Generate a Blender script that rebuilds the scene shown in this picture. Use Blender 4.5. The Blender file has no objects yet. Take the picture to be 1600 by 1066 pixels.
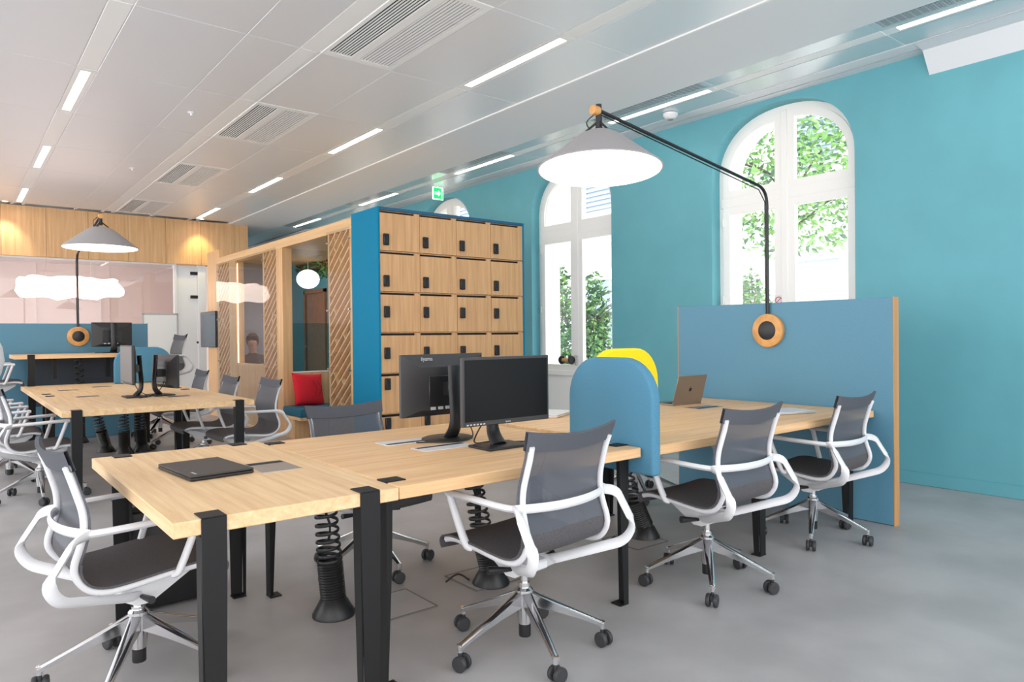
import bpy, bmesh, math, random
from mathutils import Matrix, Vector, Euler
random.seed(7)
sc = bpy.context.scene
COL = sc.collection
PI = math.pi
R = math.radians

# ------------------------------------------------------------------ camera, world, exposure
cam_d = bpy.data.cameras.new('camera'); cam = bpy.data.objects.new('camera', cam_d); COL.objects.link(cam)
sc.camera = cam
cam_d.sensor_width = 36.0; cam_d.lens = 24.687; cam_d.clip_end = 200
YAW, PITCH, ROLL = R(51.218), R(-.4601), R(-.5681)
_d = Vector((math.cos(YAW)*math.cos(PITCH), math.sin(YAW)*math.cos(PITCH), math.sin(PITCH)))
_r = Vector((math.sin(YAW), -math.cos(YAW), 0)); _u = _r.cross(_d)
_r2 = _r*math.cos(ROLL)+_u*math.sin(ROLL); _u2 = -_r*math.sin(ROLL)+_u*math.cos(ROLL)
cm = Matrix((_r2, _u2, -_d)).transposed().to_4x4(); cm.translation = (0, 0, 1.255)
cam.matrix_world = cm

w = bpy.data.worlds.new('overcast'); sc.world = w; w.use_nodes = True
bg = w.node_tree.nodes['Background']
bg.inputs[0].default_value = (.985, .985, .99, 1); bg.inputs[1].default_value = 1.75
sc.view_settings.view_transform = 'Standard'
try: sc.view_settings.look = 'None'
except Exception: pass
sc.view_settings.exposure = 0.92; sc.view_settings.gamma = 1.0
sc.view_settings.use_curve_mapping = False
sc.cycles.max_bounces = 8; sc.cycles.diffuse_bounces = 5; sc.cycles.glossy_bounces = 4
sc.cycles.transparent_max_bounces = 16; sc.cycles.sample_clamp_indirect = 6
sc.cycles.use_denoising = True
STRIP_E, SHADE_E, CLOUD_E = 8.0, 1.7, 3.4

# ------------------------------------------------------------------ materials
def lin(c):
    return tuple(((v/255)/12.92 if v/255 <= .04045 else ((v/255+.055)/1.055)**2.4) for v in c)+(1,)
MATS = {}
def mat(name, rgb, rough=.5, metal=0., spec=.5, emit=0, coat=0, noise=None, bump=0, nscale=40, alpha=None):
    m = bpy.data.materials.new(name); m.use_nodes = True
    nt = m.node_tree; b = nt.nodes['Principled BSDF']; c = lin(rgb)
    b.inputs['Base Color'].default_value = c
    b.inputs['Roughness'].default_value = rough; b.inputs['Metallic'].default_value = metal
    b.inputs['Specular IOR Level'].default_value = spec; b.inputs['Coat Weight'].default_value = coat
    if emit:
        b.inputs['Emission Color'].default_value = c; b.inputs['Emission Strength'].default_value = emit
    if noise or bump:
        tc = nt.nodes.new('ShaderNodeTexCoord'); nz = nt.nodes.new('ShaderNodeTexNoise')
        nz.inputs['Scale'].default_value = nscale; nz.inputs['Detail'].default_value = 4
        nt.links.new(tc.outputs['Object'], nz.inputs['Vector'])
        if noise:
            rp = nt.nodes.new('ShaderNodeValToRGB')
            rp.color_ramp.elements[0].position = .35; rp.color_ramp.elements[1].position = .65
            rp.color_ramp.elements[0].color = lin([max(0, v*(1-noise)) for v in rgb])
            rp.color_ramp.elements[1].color = lin([min(255, v*(1+noise)) for v in rgb])
            nt.links.new(nz.outputs['Fac'], rp.inputs['Fac']); nt.links.new(rp.outputs['Color'], b.inputs['Base Color'])
        if bump:
            bp = nt.nodes.new('ShaderNodeBump'); bp.inputs['Strength'].default_value = bump; bp.inputs['Distance'].default_value = .002
            nt.links.new(nz.outputs['Fac'], bp.inputs['Height']); nt.links.new(bp.outputs['Normal'], b.inputs['Normal'])
    if alpha is not None: b.inputs['Alpha'].default_value = alpha
    MATS[name] = m
    return m
def wood(name, c1, c2, axis, rough=.45, scale=1.0):
    m = bpy.data.materials.new(name); m.use_nodes = True; nt = m.node_tree; b = nt.nodes['Principled BSDF']
    tc = nt.nodes.new('ShaderNodeTexCoord'); mp = nt.nodes.new('ShaderNodeMapping')
    s = [26*scale]*3; s['xyz'.index(axis)] = 1.1*scale
    mp.inputs['Scale'].default_value = s
    oi = nt.nodes.new('ShaderNodeObjectInfo'); ad = nt.nodes.new('ShaderNodeVectorMath')
    ml = nt.nodes.new('ShaderNodeMath'); ml.operation = 'MULTIPLY'; ml.inputs[1].default_value = 40
    nt.links.new(oi.outputs['Random'], ml.inputs[0])
    nt.links.new(tc.outputs['Object'], mp.inputs['Vector']); nt.links.new(mp.outputs[0], ad.inputs[0]); nt.links.new(ml.outputs[0], ad.inputs[1])
    n1 = nt.nodes.new('ShaderNodeTexNoise'); n1.inputs['Scale'].default_value = 1.0; n1.inputs['Detail'].default_value = 6; n1.inputs['Roughness'].default_value = .65
    nt.links.new(ad.outputs[0], n1.inputs['Vector'])
    rp = nt.nodes.new('ShaderNodeValToRGB'); rp.color_ramp.elements[0].position = .32; rp.color_ramp.elements[1].position = .68
    rp.color_ramp.elements[0].color = lin(c2); rp.color_ramp.elements[1].color = lin(c1)
    nt.links.new(n1.outputs['Fac'], rp.inputs['Fac']); nt.links.new(rp.outputs['Color'], b.inputs['Base Color'])
    b.inputs['Roughness'].default_value = rough; b.inputs['Specular IOR Level'].default_value = .35
    MATS[name] = m
    return m
def glass(name, tint=(255, 255, 255), base=.06, rough=0.0, kf=1.0):
    m = bpy.data.materials.new(name); m.use_nodes = True; nt = m.node_tree
    nt.nodes.remove(nt.nodes['Principled BSDF']); out = nt.nodes['Material Output']
    t = nt.nodes.new('ShaderNodeBsdfTransparent'); t.inputs[0].default_value = lin(tint)
    g = nt.nodes.new('ShaderNodeBsdfGlossy'); g.inputs['Roughness'].default_value = rough
    lw = nt.nodes.new('ShaderNodeLayerWeight'); lw.inputs['Blend'].default_value = .5
    pw = nt.nodes.new('ShaderNodeMath'); pw.operation = 'POWER'; pw.inputs[1].default_value = 5
    f = nt.nodes.new('ShaderNodeMath'); f.operation = 'MULTIPLY_ADD'; f.inputs[1].default_value = .95*kf; f.inputs[2].default_value = base*.7*kf
    nt.links.new(lw.outputs['Facing'], pw.inputs[0]); nt.links.new(pw.outputs[0], f.inputs[0])
    mx = nt.nodes.new('ShaderNodeMixShader')
    nt.links.new(f.outputs[0], mx.inputs[0]); nt.links.new(t.outputs[0], mx.inputs[1]); nt.links.new(g.outputs[0], mx.inputs[2])
    nt.links.new(mx.outputs[0], out.inputs['Surface']); MATS[name] = m
    return m
def meshfab(name, rgb, through):
    m = bpy.data.materials.new(name); m.use_nodes = True; nt = m.node_tree
    b = nt.nodes['Principled BSDF']; out = nt.nodes['Material Output']
    b.inputs['Base Color'].default_value = lin(rgb); b.inputs['Roughness'].default_value = .6
    b.inputs['Sheen Weight'].default_value = .15
    t = nt.nodes.new('ShaderNodeBsdfTransparent'); mx = nt.nodes.new('ShaderNodeMixShader'); mx.inputs[0].default_value = through
    nt.links.new(b.outputs[0], mx.inputs[1]); nt.links.new(t.outputs[0], mx.inputs[2]); nt.links.new(mx.outputs[0], out.inputs['Surface'])
    MATS[name] = m
    return m
M_teal = mat('teal_paint', (100, 170, 182), .55, noise=.015, nscale=3)
M_floor = mat('grey_vinyl', (166, 164, 165), .42, noise=.05, nscale=2.2, spec=.4)
M_white = mat('white_paint', (236, 236, 238), .6)
M_winframe = mat('window_paint', (250, 247, 243), .5)
M_plaster = mat('white_plaster', (226, 228, 232), .7)
M_tile = mat('satin_metal_tile', (233, 236, 241), .38, metal=.24)
M_tile_s = mat('pale_metal_tile', (216, 222, 226), .25, metal=.4)
M_trim = mat('white_trim', (240, 240, 240), .4)
M_dark = mat('dark_void', (30, 31, 34), .7)
M_black = mat('black_steel', (26, 26, 27), .5, spec=.3)
M_blackp = mat('black_plastic', (30, 30, 32), .4)
M_housing = mat('dark_grey_housing', (50, 49, 51), .45)
M_screen = mat('black_screen', (12, 12, 13), .4, spec=.2)
M_greyp = mat('grey_plastic', (104, 100, 98), .4)
M_chrome = mat('polished_aluminium', (232, 232, 234), .12, metal=1)
M_steel = mat('brushed_steel', (190, 190, 192), .35, metal=1)
M_frame = mat('white_frame', (224, 224, 227), .35)
M_seat = mat('charcoal_mesh_seat', (82, 79, 82), .75, noise=.12, nscale=260)
M_back = meshfab('charcoal_mesh_back', (92, 96, 106), .34)
M_band = mat('charcoal_band', (84, 86, 94), .8)
M_divider = mat('blue_laminate', (86, 138, 163), .5, noise=.02, nscale=120)
M_dome = mat('blue_felt', (78, 132, 160), .9, noise=.06, nscale=300)
M_yellow = mat('yellow_felt', (246, 214, 20), .9)
M_locker = mat('bright_blue_laminate', (0, 124, 162), .7, spec=.2)
M_locker_d = mat('deep_blue_laminate', (30, 92, 128), .5)
M_felt = mat('grey_felt', (160, 157, 158), .9)
M_orange = mat('orange_wood', (216, 158, 92), .45, noise=.06, nscale=14)
M_red = mat('red_cotton', (214, 20, 40), .85)
M_redp = mat('dark_red_print', (150, 24, 44), .85)
M_cushion = mat('teal_cushion', (34, 98, 122), .8)
M_wall_pink = mat('warm_grey_wall', (230, 222, 218), .8)
M_greyw = mat('grey_wall', (160, 160, 168), .8)
M_brown = mat('brown_wood_board', (196, 138, 92), .6, noise=.06, nscale=10)
M_door = mat('brown_door', (176, 114, 70), .5, noise=.05, nscale=8)
M_board = mat('whiteboard', (248, 250, 246), .2)
M_stone = mat('white_stone', (240, 238, 232), .8)
M_facade = mat('pale_facade', (236, 236, 238), .8)
M_shutter = mat('blue_grey_shutter', (172, 188, 208), .6)
M_wglass = mat('dark_window', (176, 190, 206), .1)
M_leaf1 = mat('leaf_green', (134, 184, 92), .6)
M_leaf2 = mat('leaf_dark', (88, 130, 96), .6)
M_leaf3 = mat('leaf_pale', (150, 196, 120), .6)
M_bark = mat('bark', (96, 86, 80), .9)
M_green = mat('exit_green', (20, 200, 90), .4, emit=.9)
M_signw = mat('exit_white', (240, 255, 245), .4, emit=1.0)
M_skin = mat('skin', (196, 150, 126), .6)
M_hair = mat('brown_hair', (92, 56, 36), .7)
M_shirt = mat('dark_shirt', (70, 52, 48), .8)
M_alu = mat('silver_aluminium', (222, 223, 226), .4, metal=.2)
M_space = mat('warm_grey_aluminium', (150, 138, 126), .4, metal=.7)
M_key = mat('keyboard_black', (22, 22, 24), .5)
M_lid = mat('black_lid', (62, 58, 56), .5)
M_print = mat('pale_print', (190, 190, 192), .5)
M_redsign = mat('red_sign', (214, 60, 70), .5)
M_strip = mat('light_strip', (255, 250, 240), .5, emit=STRIP_E)
M_stripw = mat('warm_light_strip', (255, 240, 224), .5, emit=STRIP_E)
M_led = mat('led_strip', (255, 226, 180), .5, emit=3)
M_diff = mat('lamp_diffuser', (255, 250, 244), .5, emit=SHADE_E)
M_cloud = mat('paper_cloud', (255, 242, 228), .6, emit=CLOUD_E)
M_bubble = mat('paper_bubble', (244, 246, 246), .7, emit=.75)
G_win = glass('window_glass'); G_wall = glass('partition_glass', (246, 240, 240)); G_cab = glass('cabin_glass', (244, 246, 247), kf=.55)
G_film = glass('teal_film', (222, 240, 240))
OAK1, OAK2 = (232, 190, 142), (208, 162, 114)
W_x = wood('oak_along_x', (240, 202, 156), (214, 168, 120), 'x', scale=1.5)
W_y = wood('oak_along_y', (240, 207, 163), (216, 176, 129), 'y', scale=1.5)
W_z = wood('oak_upright', OAK1, OAK2, 'z')
W_l = wood('oak_locker', (226, 178, 130), (200, 152, 106), 'z')
W_sl = wood('pale_oak_slat', (248, 216, 172), (236, 198, 150), 'y')
W_cy = wood('cabin_oak', (232, 194, 146), (212, 170, 122), 'y')
W_edge = wood('oak_edge', (206, 156, 104), (184, 134, 84), 'z')

# ------------------------------------------------------------------ mesh builder
class MB:
    def __init__(s): s.v = []; s.f = []; s.M = Matrix()
    def add(s, vs, fs):
        o = len(s.v); s.v += [tuple(s.M @ Vector(p)) for p in vs]; s.f += [tuple(i+o for i in f) for f in fs]
        return s
    def box(s, lo, hi, b=0.0, rot=None):
        c = [(lo[i]+hi[i])/2 for i in range(3)]; h = [abs(hi[i]-lo[i])/2 for i in range(3)]
        b = min(b, *[x*.95 for x in h])
        m = Matrix.Translation(c) @ (rot.to_4x4() if rot is not None else Matrix())
        vs, fs = [], []
        if b <= 0:
            for x in (-1, 1):
                for y in (-1, 1):
                    for z in (-1, 1): vs.append(m @ Vector((x*h[0], y*h[1], z*h[2])))
            fs = [(0, 1, 3, 2), (4, 6, 7, 5), (0, 4, 5, 1), (2, 3, 7, 6), (0, 2, 6, 4), (1, 5, 7, 3)]
        else:
            bm = bmesh.new(); bmesh.ops.create_cube(bm, size=1, matrix=Matrix.Diagonal((2*h[0], 2*h[1], 2*h[2], 1)))
            bmesh.ops.bevel(bm, geom=list(bm.edges), offset=b, segments=2 if b > .008 else 1, affect='EDGES', profile=.5)
            bm.verts.index_update()
            vs = [m @ v.co for v in bm.verts]; fs = [tuple(v.index for v in f.verts) for f in bm.faces]; bm.free()
        return s.add(vs, fs)
    def cyl(s, p0, p1, r0, r1=None, n=16, cap=True):
        r1 = r0 if r1 is None else r1
        p0, p1 = Vector(p0), Vector(p1); a = (p1-p0).normalized()
        t = Vector((0, 0, 1)) if abs(a.z) < .9 else Vector((1, 0, 0))
        x = a.cross(t).normalized(); y = a.cross(x)
        vs = [p+(x*math.cos(2*PI*k/n)+y*math.sin(2*PI*k/n))*r for p, r in ((p0, r0), (p1, r1)) for k in range(n)]
        fs = [(k, n+k, n+(k+1) % n, (k+1) % n) for k in range(n)]
        if cap: fs += [tuple(range(n)), tuple(range(2*n-1, n-1, -1))]
        return s.add(vs, fs)
    def tube(s, path, r, n=8, rad=None, flat=None, up=(0, 0, 1), closed=False):
        P = [Vector(p) for p in path]; N = len(P); vs = []; fs = []
        up = Vector(up)
        for i, p in enumerate(P):
            a = P[(i+1) % N] if (closed or i < N-1) else p
            b = P[i-1] if (closed or i > 0) else p
            t = (a-b).normalized()
            x = t.cross(up)
            if x.length < 1e-3: x = t.cross(Vector((1, .13, 0)))
            x.normalize(); y = x.cross(t).normalized()
            k = rad[i] if rad else 1
            rx, ry = (flat if flat else (r, r))
            for j in range(n):
                an = 2*PI*j/n
                vs.append(p+x*math.cos(an)*rx*k+y*math.sin(an)*ry*k)
        for i in range(N if closed else N-1):
            for j in range(n):
                a, b = i*n+j, i*n+(j+1) % n; c, d = ((i+1) % N)*n+(j+1) % n, ((i+1) % N)*n+j
                fs.append((a, b, c, d))
        if not closed: fs += [tuple(range(n-1, -1, -1)), tuple(range((N-1)*n, N*n))]
        return s.add(vs, fs)
    def lathe(s, prof, n=24, axis='z', c=(0, 0, 0)):
        vs = []; fs = []
        for (r, h) in prof:
            for k in range(n):
                a = 2*PI*k/n; x, y = r*math.cos(a), r*math.sin(a)
                p = {'z': (x, y, h), 'x': (h, x, y), 'y': (y, h, x)}[axis]
                vs.append((p[0]+c[0], p[1]+c[1], p[2]+c[2]))
        for i in range(len(prof)-1):
            for k in range(n):
                fs.append((i*n+k, i*n+(k+1) % n, (i+1)*n+(k+1) % n, (i+1)*n+k))
        if prof[0][0] > 1e-5: fs.append(tuple(range(n-1, -1, -1)))
        if prof[-1][0] > 1e-5: fs.append(tuple(range((len(prof)-1)*n, len(prof)*n)))
        return s.add(vs, fs)
    def prism(s, poly, axis, a, b):
        def P(u, v, h): return {'x': (h, u, v), 'y': (u, h, v), 'z': (u, v, h)}[axis]
        n = len(poly)
        vs = [P(u, v, a) for u, v in poly]+[P(u, v, b) for u, v in poly]
        fs = [tuple(range(n)), tuple(range(2*n-1, n-1, -1))]+[(k, n+k, n+(k+1) % n, (k+1) % n) for k in range(n)]
        return s.add(vs, fs)
    def grid(s, rows, thick=0, nrm=None):
        nu, nv = len(rows), len(rows[0]); vs = [Vector(p) for r in rows for p in r]; fs = []
        for i in range(nu-1):
            for j in range(nv-1): fs.append((i*nv+j, i*nv+j+1, (i+1)*nv+j+1, (i+1)*nv+j))
        if thick:
            ns = []
            for i in range(nu):
                for j in range(nv):
                    a = vs[min(i+1, nu-1)*nv+j]-vs[max(i-1, 0)*nv+j]; b = vs[i*nv+min(j+1, nv-1)]-vs[i*nv+max(j-1, 0)]
                    ns.append(a.cross(b).normalized())
            o = len(vs); vs = vs+[p+k*thick for p, k in zip(vs, ns)]
            fs += [tuple(x+o for x in reversed(f)) for f in list(fs)]
            rim = [j for j in range(nv)]+[i*nv+nv-1 for i in range(1, nu)]+[(nu-1)*nv+j for j in range(nv-2, -1, -1)]+[i*nv for i in range(nu-2, 0, -1)]
            for k in range(len(rim)): a, b = rim[k], rim[(k+1) % len(rim)]; fs.append((b, a, a+o, b+o))
        return s.add(vs, fs)
    def mesh(s, name, m, smooth=True, ang=38):
        me = bpy.data.meshes.new(name); me.from_pydata(s.v, [], s.f)
        bm = bmesh.new(); bm.from_mesh(me); bmesh.ops.recalc_face_normals(bm, faces=bm.faces); bm.to_mesh(me); bm.free()
        if smooth:
            me.polygons.foreach_set('use_smooth', [True]*len(me.polygons)); me.set_sharp_from_angle(angle=R(ang))
        me.materials.append(m); me.update()
        return me
    def build(s, name, m, parent=None, loc=(0, 0, 0), rz=0, **kw):
        return link(name, s.mesh(name, m, **kw), parent, loc, rz)
def link(name, me, parent=None, loc=(0, 0, 0), rz=0):
    o = bpy.data.objects.new(name, me); COL.objects.link(o); o.location = loc; o.rotation_euler = (0, 0, rz)
    if parent: o.parent = parent
    return o
def tag(o, label, cat, group=None):
    o['label'] = label; o['category'] = cat
    if group: o['group'] = group
    return o
def thing(name, label, cat, loc=(0, 0, 0), rz=0, group=None):
    o = link(name, None, None, loc, rz); o.empty_display_size = .1
    return tag(o, label, cat, group)
def struct(o): o['kind'] = 'structure'; return o
def stuff(o): o['kind'] = 'stuff'; return o
def kids(o): return KID.get(o.name, [])
def dup(o, loc=None, rz=None, label=None, parent=None):
    c = o.copy(); COL.objects.link(c)
    if parent: c.parent = parent
    if loc is not None: c.location = loc
    if rz is not None: c.rotation_euler = (0, 0, rz)
    if label: c['label'] = label
    for ch in list(o.children): dup(ch, parent=c)
    return c
def spline(P, k=6):
    P = [Vector(p) for p in P]; out = []
    for i in range(len(P)-1):
        p0 = P[max(i-1, 0)]; p1 = P[i]; p2 = P[i+1]; p3 = P[min(i+2, len(P)-1)]
        for j in range(k):
            t = j/k
            out.append(.5*((2*p1)+(p2-p0)*t+(2*p0-5*p1+4*p2-p3)*t*t+(3*p1-p0-3*p2+p3)*t**3))
    out.append(P[-1]); return out
def rnd(P, r, k=5):
    """polyline with rounded corners"""
    P = [Vector(p) for p in P]; out = [P[0]]
    for i in range(1, len(P)-1):
        a, b, c = P[i-1], P[i], P[i+1]
        d = min(r, (b-a).length*.48, (c-b).length*.48)
        s, e = b+(a-b).normalized()*d, b+(c-b).normalized()*d
        for j in range(k+1):
            t = j/k; out.append(s*(1-t)**2+b*2*t*(1-t)+e*t*t)
    out.append(P[-1]); return out
def text(name, s, size, m, parent, loc, rot):
    cu = bpy.data.curves.new(name, 'FONT'); cu.body = s; cu.size = size; cu.extrude = .0004; cu.align_x = 'CENTER'
    t = bpy.data.objects.new(name, cu); COL.objects.link(t)
    me = bpy.data.meshes.new_from_object(t.evaluated_get(bpy.context.evaluated_depsgraph_get()))
    bpy.data.objects.remove(t); me.materials.clear(); me.materials.append(m)
    o = link(name, me, parent, loc); o.rotation_euler = rot
    return o

# ------------------------------------------------------------------ setting: floor, walls, ceiling
XW, ZC = 6.18, 3.5
struct(MB().box((-4, -3, -.2), (6.7, 26, 0)).build('floor', M_floor))
# window wall with arched openings
OPEN = [(2.90, 4.37), (5.78, 7.25), (8.66, 10.13), (11.54, 13.01)]
ZS, RISE, ZB = 2.83, .62, .06
def arch(y0, y1, inset=0, n=28):
    c = (y0+y1)/2; a = (y1-y0)/2-inset; pts = []
    for k in range(n+1):
        th = PI*k/n; e = 2/2.25
        cx, sx = math.cos(th), math.sin(th)
        pts.append((c-a*math.copysign(abs(cx)**e, cx), ZS+(RISE-inset)*abs(sx)**e))
    return pts
def wall_piece():
    b = MB(); X0, X1 = XW, XW+.45; ZT = 3.62
    edges = [-3]+[y for o in OPEN for y in o]+[26]
    for i in range(0, len(edges), 2): b.box((X0, edges[i], 0), (X1, edges[i+1], ZT))
    for y0, y1 in OPEN:
        b.box((X0, y0, 0), (X1, y1, ZB))
        A = arch(y0, y1); n = len(A); vs = []; fs = []
        for y, z in A: vs += [(X0, y, z), (X0, y, ZT), (X1, y, ZT), (X1, y, z)]
        for k in range(n-1):
            p, q = 4*k, 4*k+4
            for m in range(4): fs.append((p+m, p+(m+1) % 4, q+(m+1) % 4, q+m))
        b.add(vs, fs)
    return b
struct(wall_piece().build('wall_right', M_teal, smooth=False))
k = 0
for y0, y1 in ((-3, 2.90), (4.37, 5.78), (7.25, 8.66), (10.13, 11.54)):
    struct(MB().box((XW-.012, y0, 0), (XW, y1, .105), .003).build('baseboard_right', M_teal))
struct(MB().box((4.7, 22, 0), (6.18, 22.2, 3.6)).build('wall_far', M_teal))

# windows
def window(i, y0, y1):
    xf = XW+.14; c = (y0+y1)/2
    root = link('window_%d' % i, None, None, (xf, c, 0)); struct(root)
    def ring(name, outer, inner, x0, x1, m=M_winframe, par=root):
        b = MB(); n = len(outer); vs = []; fs = []
        for (a, z), (p, q) in zip(outer, inner): vs += [(x0, a, z), (x1, a, z), (x1, p, q), (x0, p, q)]
        for k in range(n):
            p, q = 4*k, 4*((k+1) % n)
            for m_ in range(4): fs.append((p+m_, p+(m_+1) % 4, q+(m_+1) % 4, q+m_))
        b.add(vs, fs); return b.build(name, m, par)
    h = (y1-y0)/2
    def loop(inset, zb=ZB):
        return [(-h+inset, zb+inset)]+[(y-c, z) for y, z in arch(y0, y1, inset)]+[(h-inset, zb+inset)]
    ring('window_frame', loop(0), loop(.055), 0, .08)
    MB().box((-.012, -h+.02, 2.545), (.085, h-.02, 2.655), .008).build('transom', M_winframe, root)
    MB().box((-.02, -.035, .1), (.07, .035, ZS+RISE-.05), .006).build('mullion', M_winframe, root)
    MB().box((.02, -h+.05, ZB+.02), (.05, h-.05, .78)).build('spandrel_panel', M_winframe, root)
    MB().box((-.03, -h+.02, .72), (.07, h-.02, .79), .008).build('sill_rail', M_winframe, root)
    for s in (-1, 1):
        # lower casement
        ya, yb = (s*.03, s*(h-.05)); lo, hi = min(ya, yb), max(ya, yb)
        O = [(lo, .79), (lo, 2.55), (hi, 2.55), (hi, .79)]; t = .075
        I = [(lo+t, .79+t), (lo+t, 2.55-t), (hi-t, 2.55-t), (hi-t, .79+t)]
        sash = ring('casement', O, I, -.012, .045)
        MB().box((.012, lo+t-.005, .79+t-.005), (.02, hi-t+.005, 2.55-t+.005)).build('pane', G_win, sash)
        for zz in (.95, 1.6, 2.4):
            MB().cyl((-.02, s*(h-.052), zz-.04), (-.02, s*(h-.052), zz+.04), .009, n=8).build('hinge', M_winframe, sash)
        # upper light, arched
        def top(ins):
            A = [(y-c, z) for y, z in arch(y0, y1, .05+ins)]
            A = [p for p in A if (p[0]*s > .03+ins)]
            if s < 0: A = A[::1]
            else: A = A[::-1]
            zt = ZS+(RISE-.05-ins)*(1-((.03+ins)/(h-.05-ins))**2.25)**(1/2.25)
            return [(s*(h-.05-ins), 2.65+ins)]+A+[(s*(.03+ins), zt), (s*(.03+ins), 2.65+ins)]
        O = top(0); I = top(.07)
        n = min(len(O), len(I))
        def resample(L, n=40):
            d = [0]
            for k in range(1, len(L)): d.append(d[-1]+math.dist(L[k], L[k-1]))
            out = []
            for k in range(n):
                t = d[-1]*k/(n-1); j = max(q for q in range(len(d)) if d[q] <= t+1e-9); j = min(j, len(L)-2)
                f = (t-d[j])/max(1e-9, d[j+1]-d[j]); out.append((L[j][0]+(L[j+1][0]-L[j][0])*f, L[j][1]+(L[j+1][1]-L[j][1])*f))
            return out
        m2 = len(O)-3
        Oc = [O[0]]+resample(O[1:-2], 20)+O[-2:]; Ic = [I[0]]+resample(I[1:-2], 20)+I[-2:]
        sash = ring('fanlight_sash', Oc, Ic, -.012, .045)
        MB().prism(Ic, 'x', .012, .02).build('pane', G_win, sash)
    MB().cyl((-.05, 0, .98), (-.02, 0, .98), .012, n=10).tube(rnd([(-.05, 0, .98), (-.05, 0, 1.0), (-.05, -.02, .86)], .01), .008).build('window_handle', M_steel, root)
    return root
for i, (a, b_) in enumerate(OPEN): window(i+1, a, b_)
# white stone outer reveal and ledge
for y0, y1 in OPEN:
    A0 = [(y0, ZB)]+arch(y0, y1)+[(y1, ZB)]; A1 = [(y0+.05, ZB+.02)]+arch(y0, y1, .05)+[(y1-.05, ZB+.02)]
    b = MB(); vs = []; fs = []
    for (a, z), (p, q) in zip(A0, A1): vs += [(XW+.235, a, z), (XW+.47, a, z), (XW+.47, p, q), (XW+.235, p, q)]
    for k in range(len(A0)-1):
        for m_ in range(4): fs.append((4*k+m_, 4*k+(m_+1) % 4, 4*k+4+(m_+1) % 4, 4*k+4+m_))
    b.add(vs, fs); struct(b.build('trim_1', M_stone))

# ceiling: slab, metal tiles, cover strips, plaster band
ceil = struct(MB().box((-4, -3, 3.55), (6.7, 26, 3.7)).build('ceiling', M_trim))
YJ = [-2.0+1.452*k for k in range(0, 12)]
YJ = [5.27+1.4525*k for k in range(-5, 7)]
PX = 2.745
tile_cache = {}
def tile(x0, x1, y0, y1, m, name='ceiling_tile', z=ZC, t=.02, gap=.004, crop=None):
    key = (round(x1-x0, 3), round(y1-y0, 3), m.name, t)
    if key not in tile_cache:
        hx, hy = (x1-x0)/2-gap, (y1-y0)/2-gap
        tile_cache[key] = MB().box((-hx, -hy, 0), (hx, hy, t), .002).mesh(name, m, smooth=False)
    return link(name, tile_cache[key], ceil, ((x0+x1)/2, (y0+y1)/2, z))
LX = [3.6-PX*k for k in range(0, 3)]           # left edge of each light strip run
for r in range(len(YJ)-1):
    y0, y1 = YJ[r], YJ[r+1]
    lit = (r % 2 == 0)                        # modules with lights and grilles
    for k, xl in enumerate(LX):
        tile(xl+.15, xl+.15+.59 if k == 0 else xl+.895, y0, y1, M_tile)
        if k > 0:
            tile(xl+.895, xl+1.30, y0, y1, M_tile)
            tile(xl+1.30, xl+1.45, y0, y1, M_trim, 'cover_strip')
            if not lit: tile(xl+1.47, xl+2.095, y0, y1, M_tile)
            tile(xl+2.095, xl+PX, y0, y1, M_tile)
        if not lit: tile(xl, xl+.15, y0, y1, M_trim, 'cover_strip')
    tile(5.25, 5.46, y0, y1, M_tile_s) if not lit else None
    tile(5.46, 5.58, y0, y1, M_trim, 'cover_strip') if not lit else None
    tile(5.58, 5.88, y0, y1, M_tile_s)
MB().box((4.345, -3, ZC-.012), (5.245, 26, ZC+.03)).build('plaster_band', M_plaster, ceil)
MB().box((4.325, -3, ZC-.012), (4.343, 26, ZC+.03)).build('edge_trim', M_trim, ceil)
MB().box((5.885, -3, ZC-.004), (6.04, 26, ZC+.03)).build('plaster_border', M_plaster, ceil)
MB().box((6.075, -3, ZC), (XW, 26, ZC+.03)).build('plaster_border', M_plaster, ceil)
MB().box((6.04, -3, ZC+.02), (6.075, 26, ZC+.03)).build('shadow_gap', M_greyp, ceil)
_b = MB(); _p = [(5.89, ZC-.006), (6.05, ZC-.02), (XW, 3.315), (XW, ZC-.005)]
_b.add([(x, y, z) for y in (-3, 2.30) for x, z in _p], [(0, 1, 2, 3), (7, 6, 5, 4)]+[(k, (k+1) % 4, 4+(k+1) % 4, 4+k) for k in range(4)])
struct(_b.build('trim_2', M_plaster, smooth=False))

for q in YJ:
    MB().box((-4, q-.03, ZC+.003), (4.345, q+.03, ZC+.03)).build('grid_runner', M_trim, ceil)
    MB().box((5.25, q-.03, ZC+.003), (5.885, q+.03, ZC+.03)).build('grid_runner', M_trim, ceil)
for xl in LX:
    for q in (0, .15, .895, 1.305, 1.46, 2.095):
        if xl+q < 4.3: MB().box((xl+q-.02, -3, ZC+.006), (xl+q+.02, 26, ZC+.025)).build('grid_runner', M_trim, ceil)
def strip_light(x, y0, y1, wd, m, label):
    t = thing('strip_light', label, 'light', (x, (y0+y1)/2, ZC), 0, 'recessed strip lights in the ceiling')
    h = (y1-y0)/2; a = .073; e = .068
    MB().box((-a, -h-e, 0), (-wd/2, h+e, .045)).box((wd/2, -h-e, 0), (a, h+e, .045)).box((-wd/2, -h-e, 0), (wd/2, -h, .045)).box((-wd/2, h, 0), (wd/2, h+e, .045)).build('housing', M_trim, t)
    MB().box((-wd/2, -h, .03), (wd/2, h, .04)).build('diffuser', m, t)
    return t
nth = ['nearest', 'second', 'third', 'fourth', 'fifth']
LIT = [(YJ[r], YJ[r+1]) for r in range(len(YJ)-1) if r % 2 == 0]
main_lit = [p for p in LIT if p[1] > 3]; back_lit = [p for p in LIT if p[1] <= 3]
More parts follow.
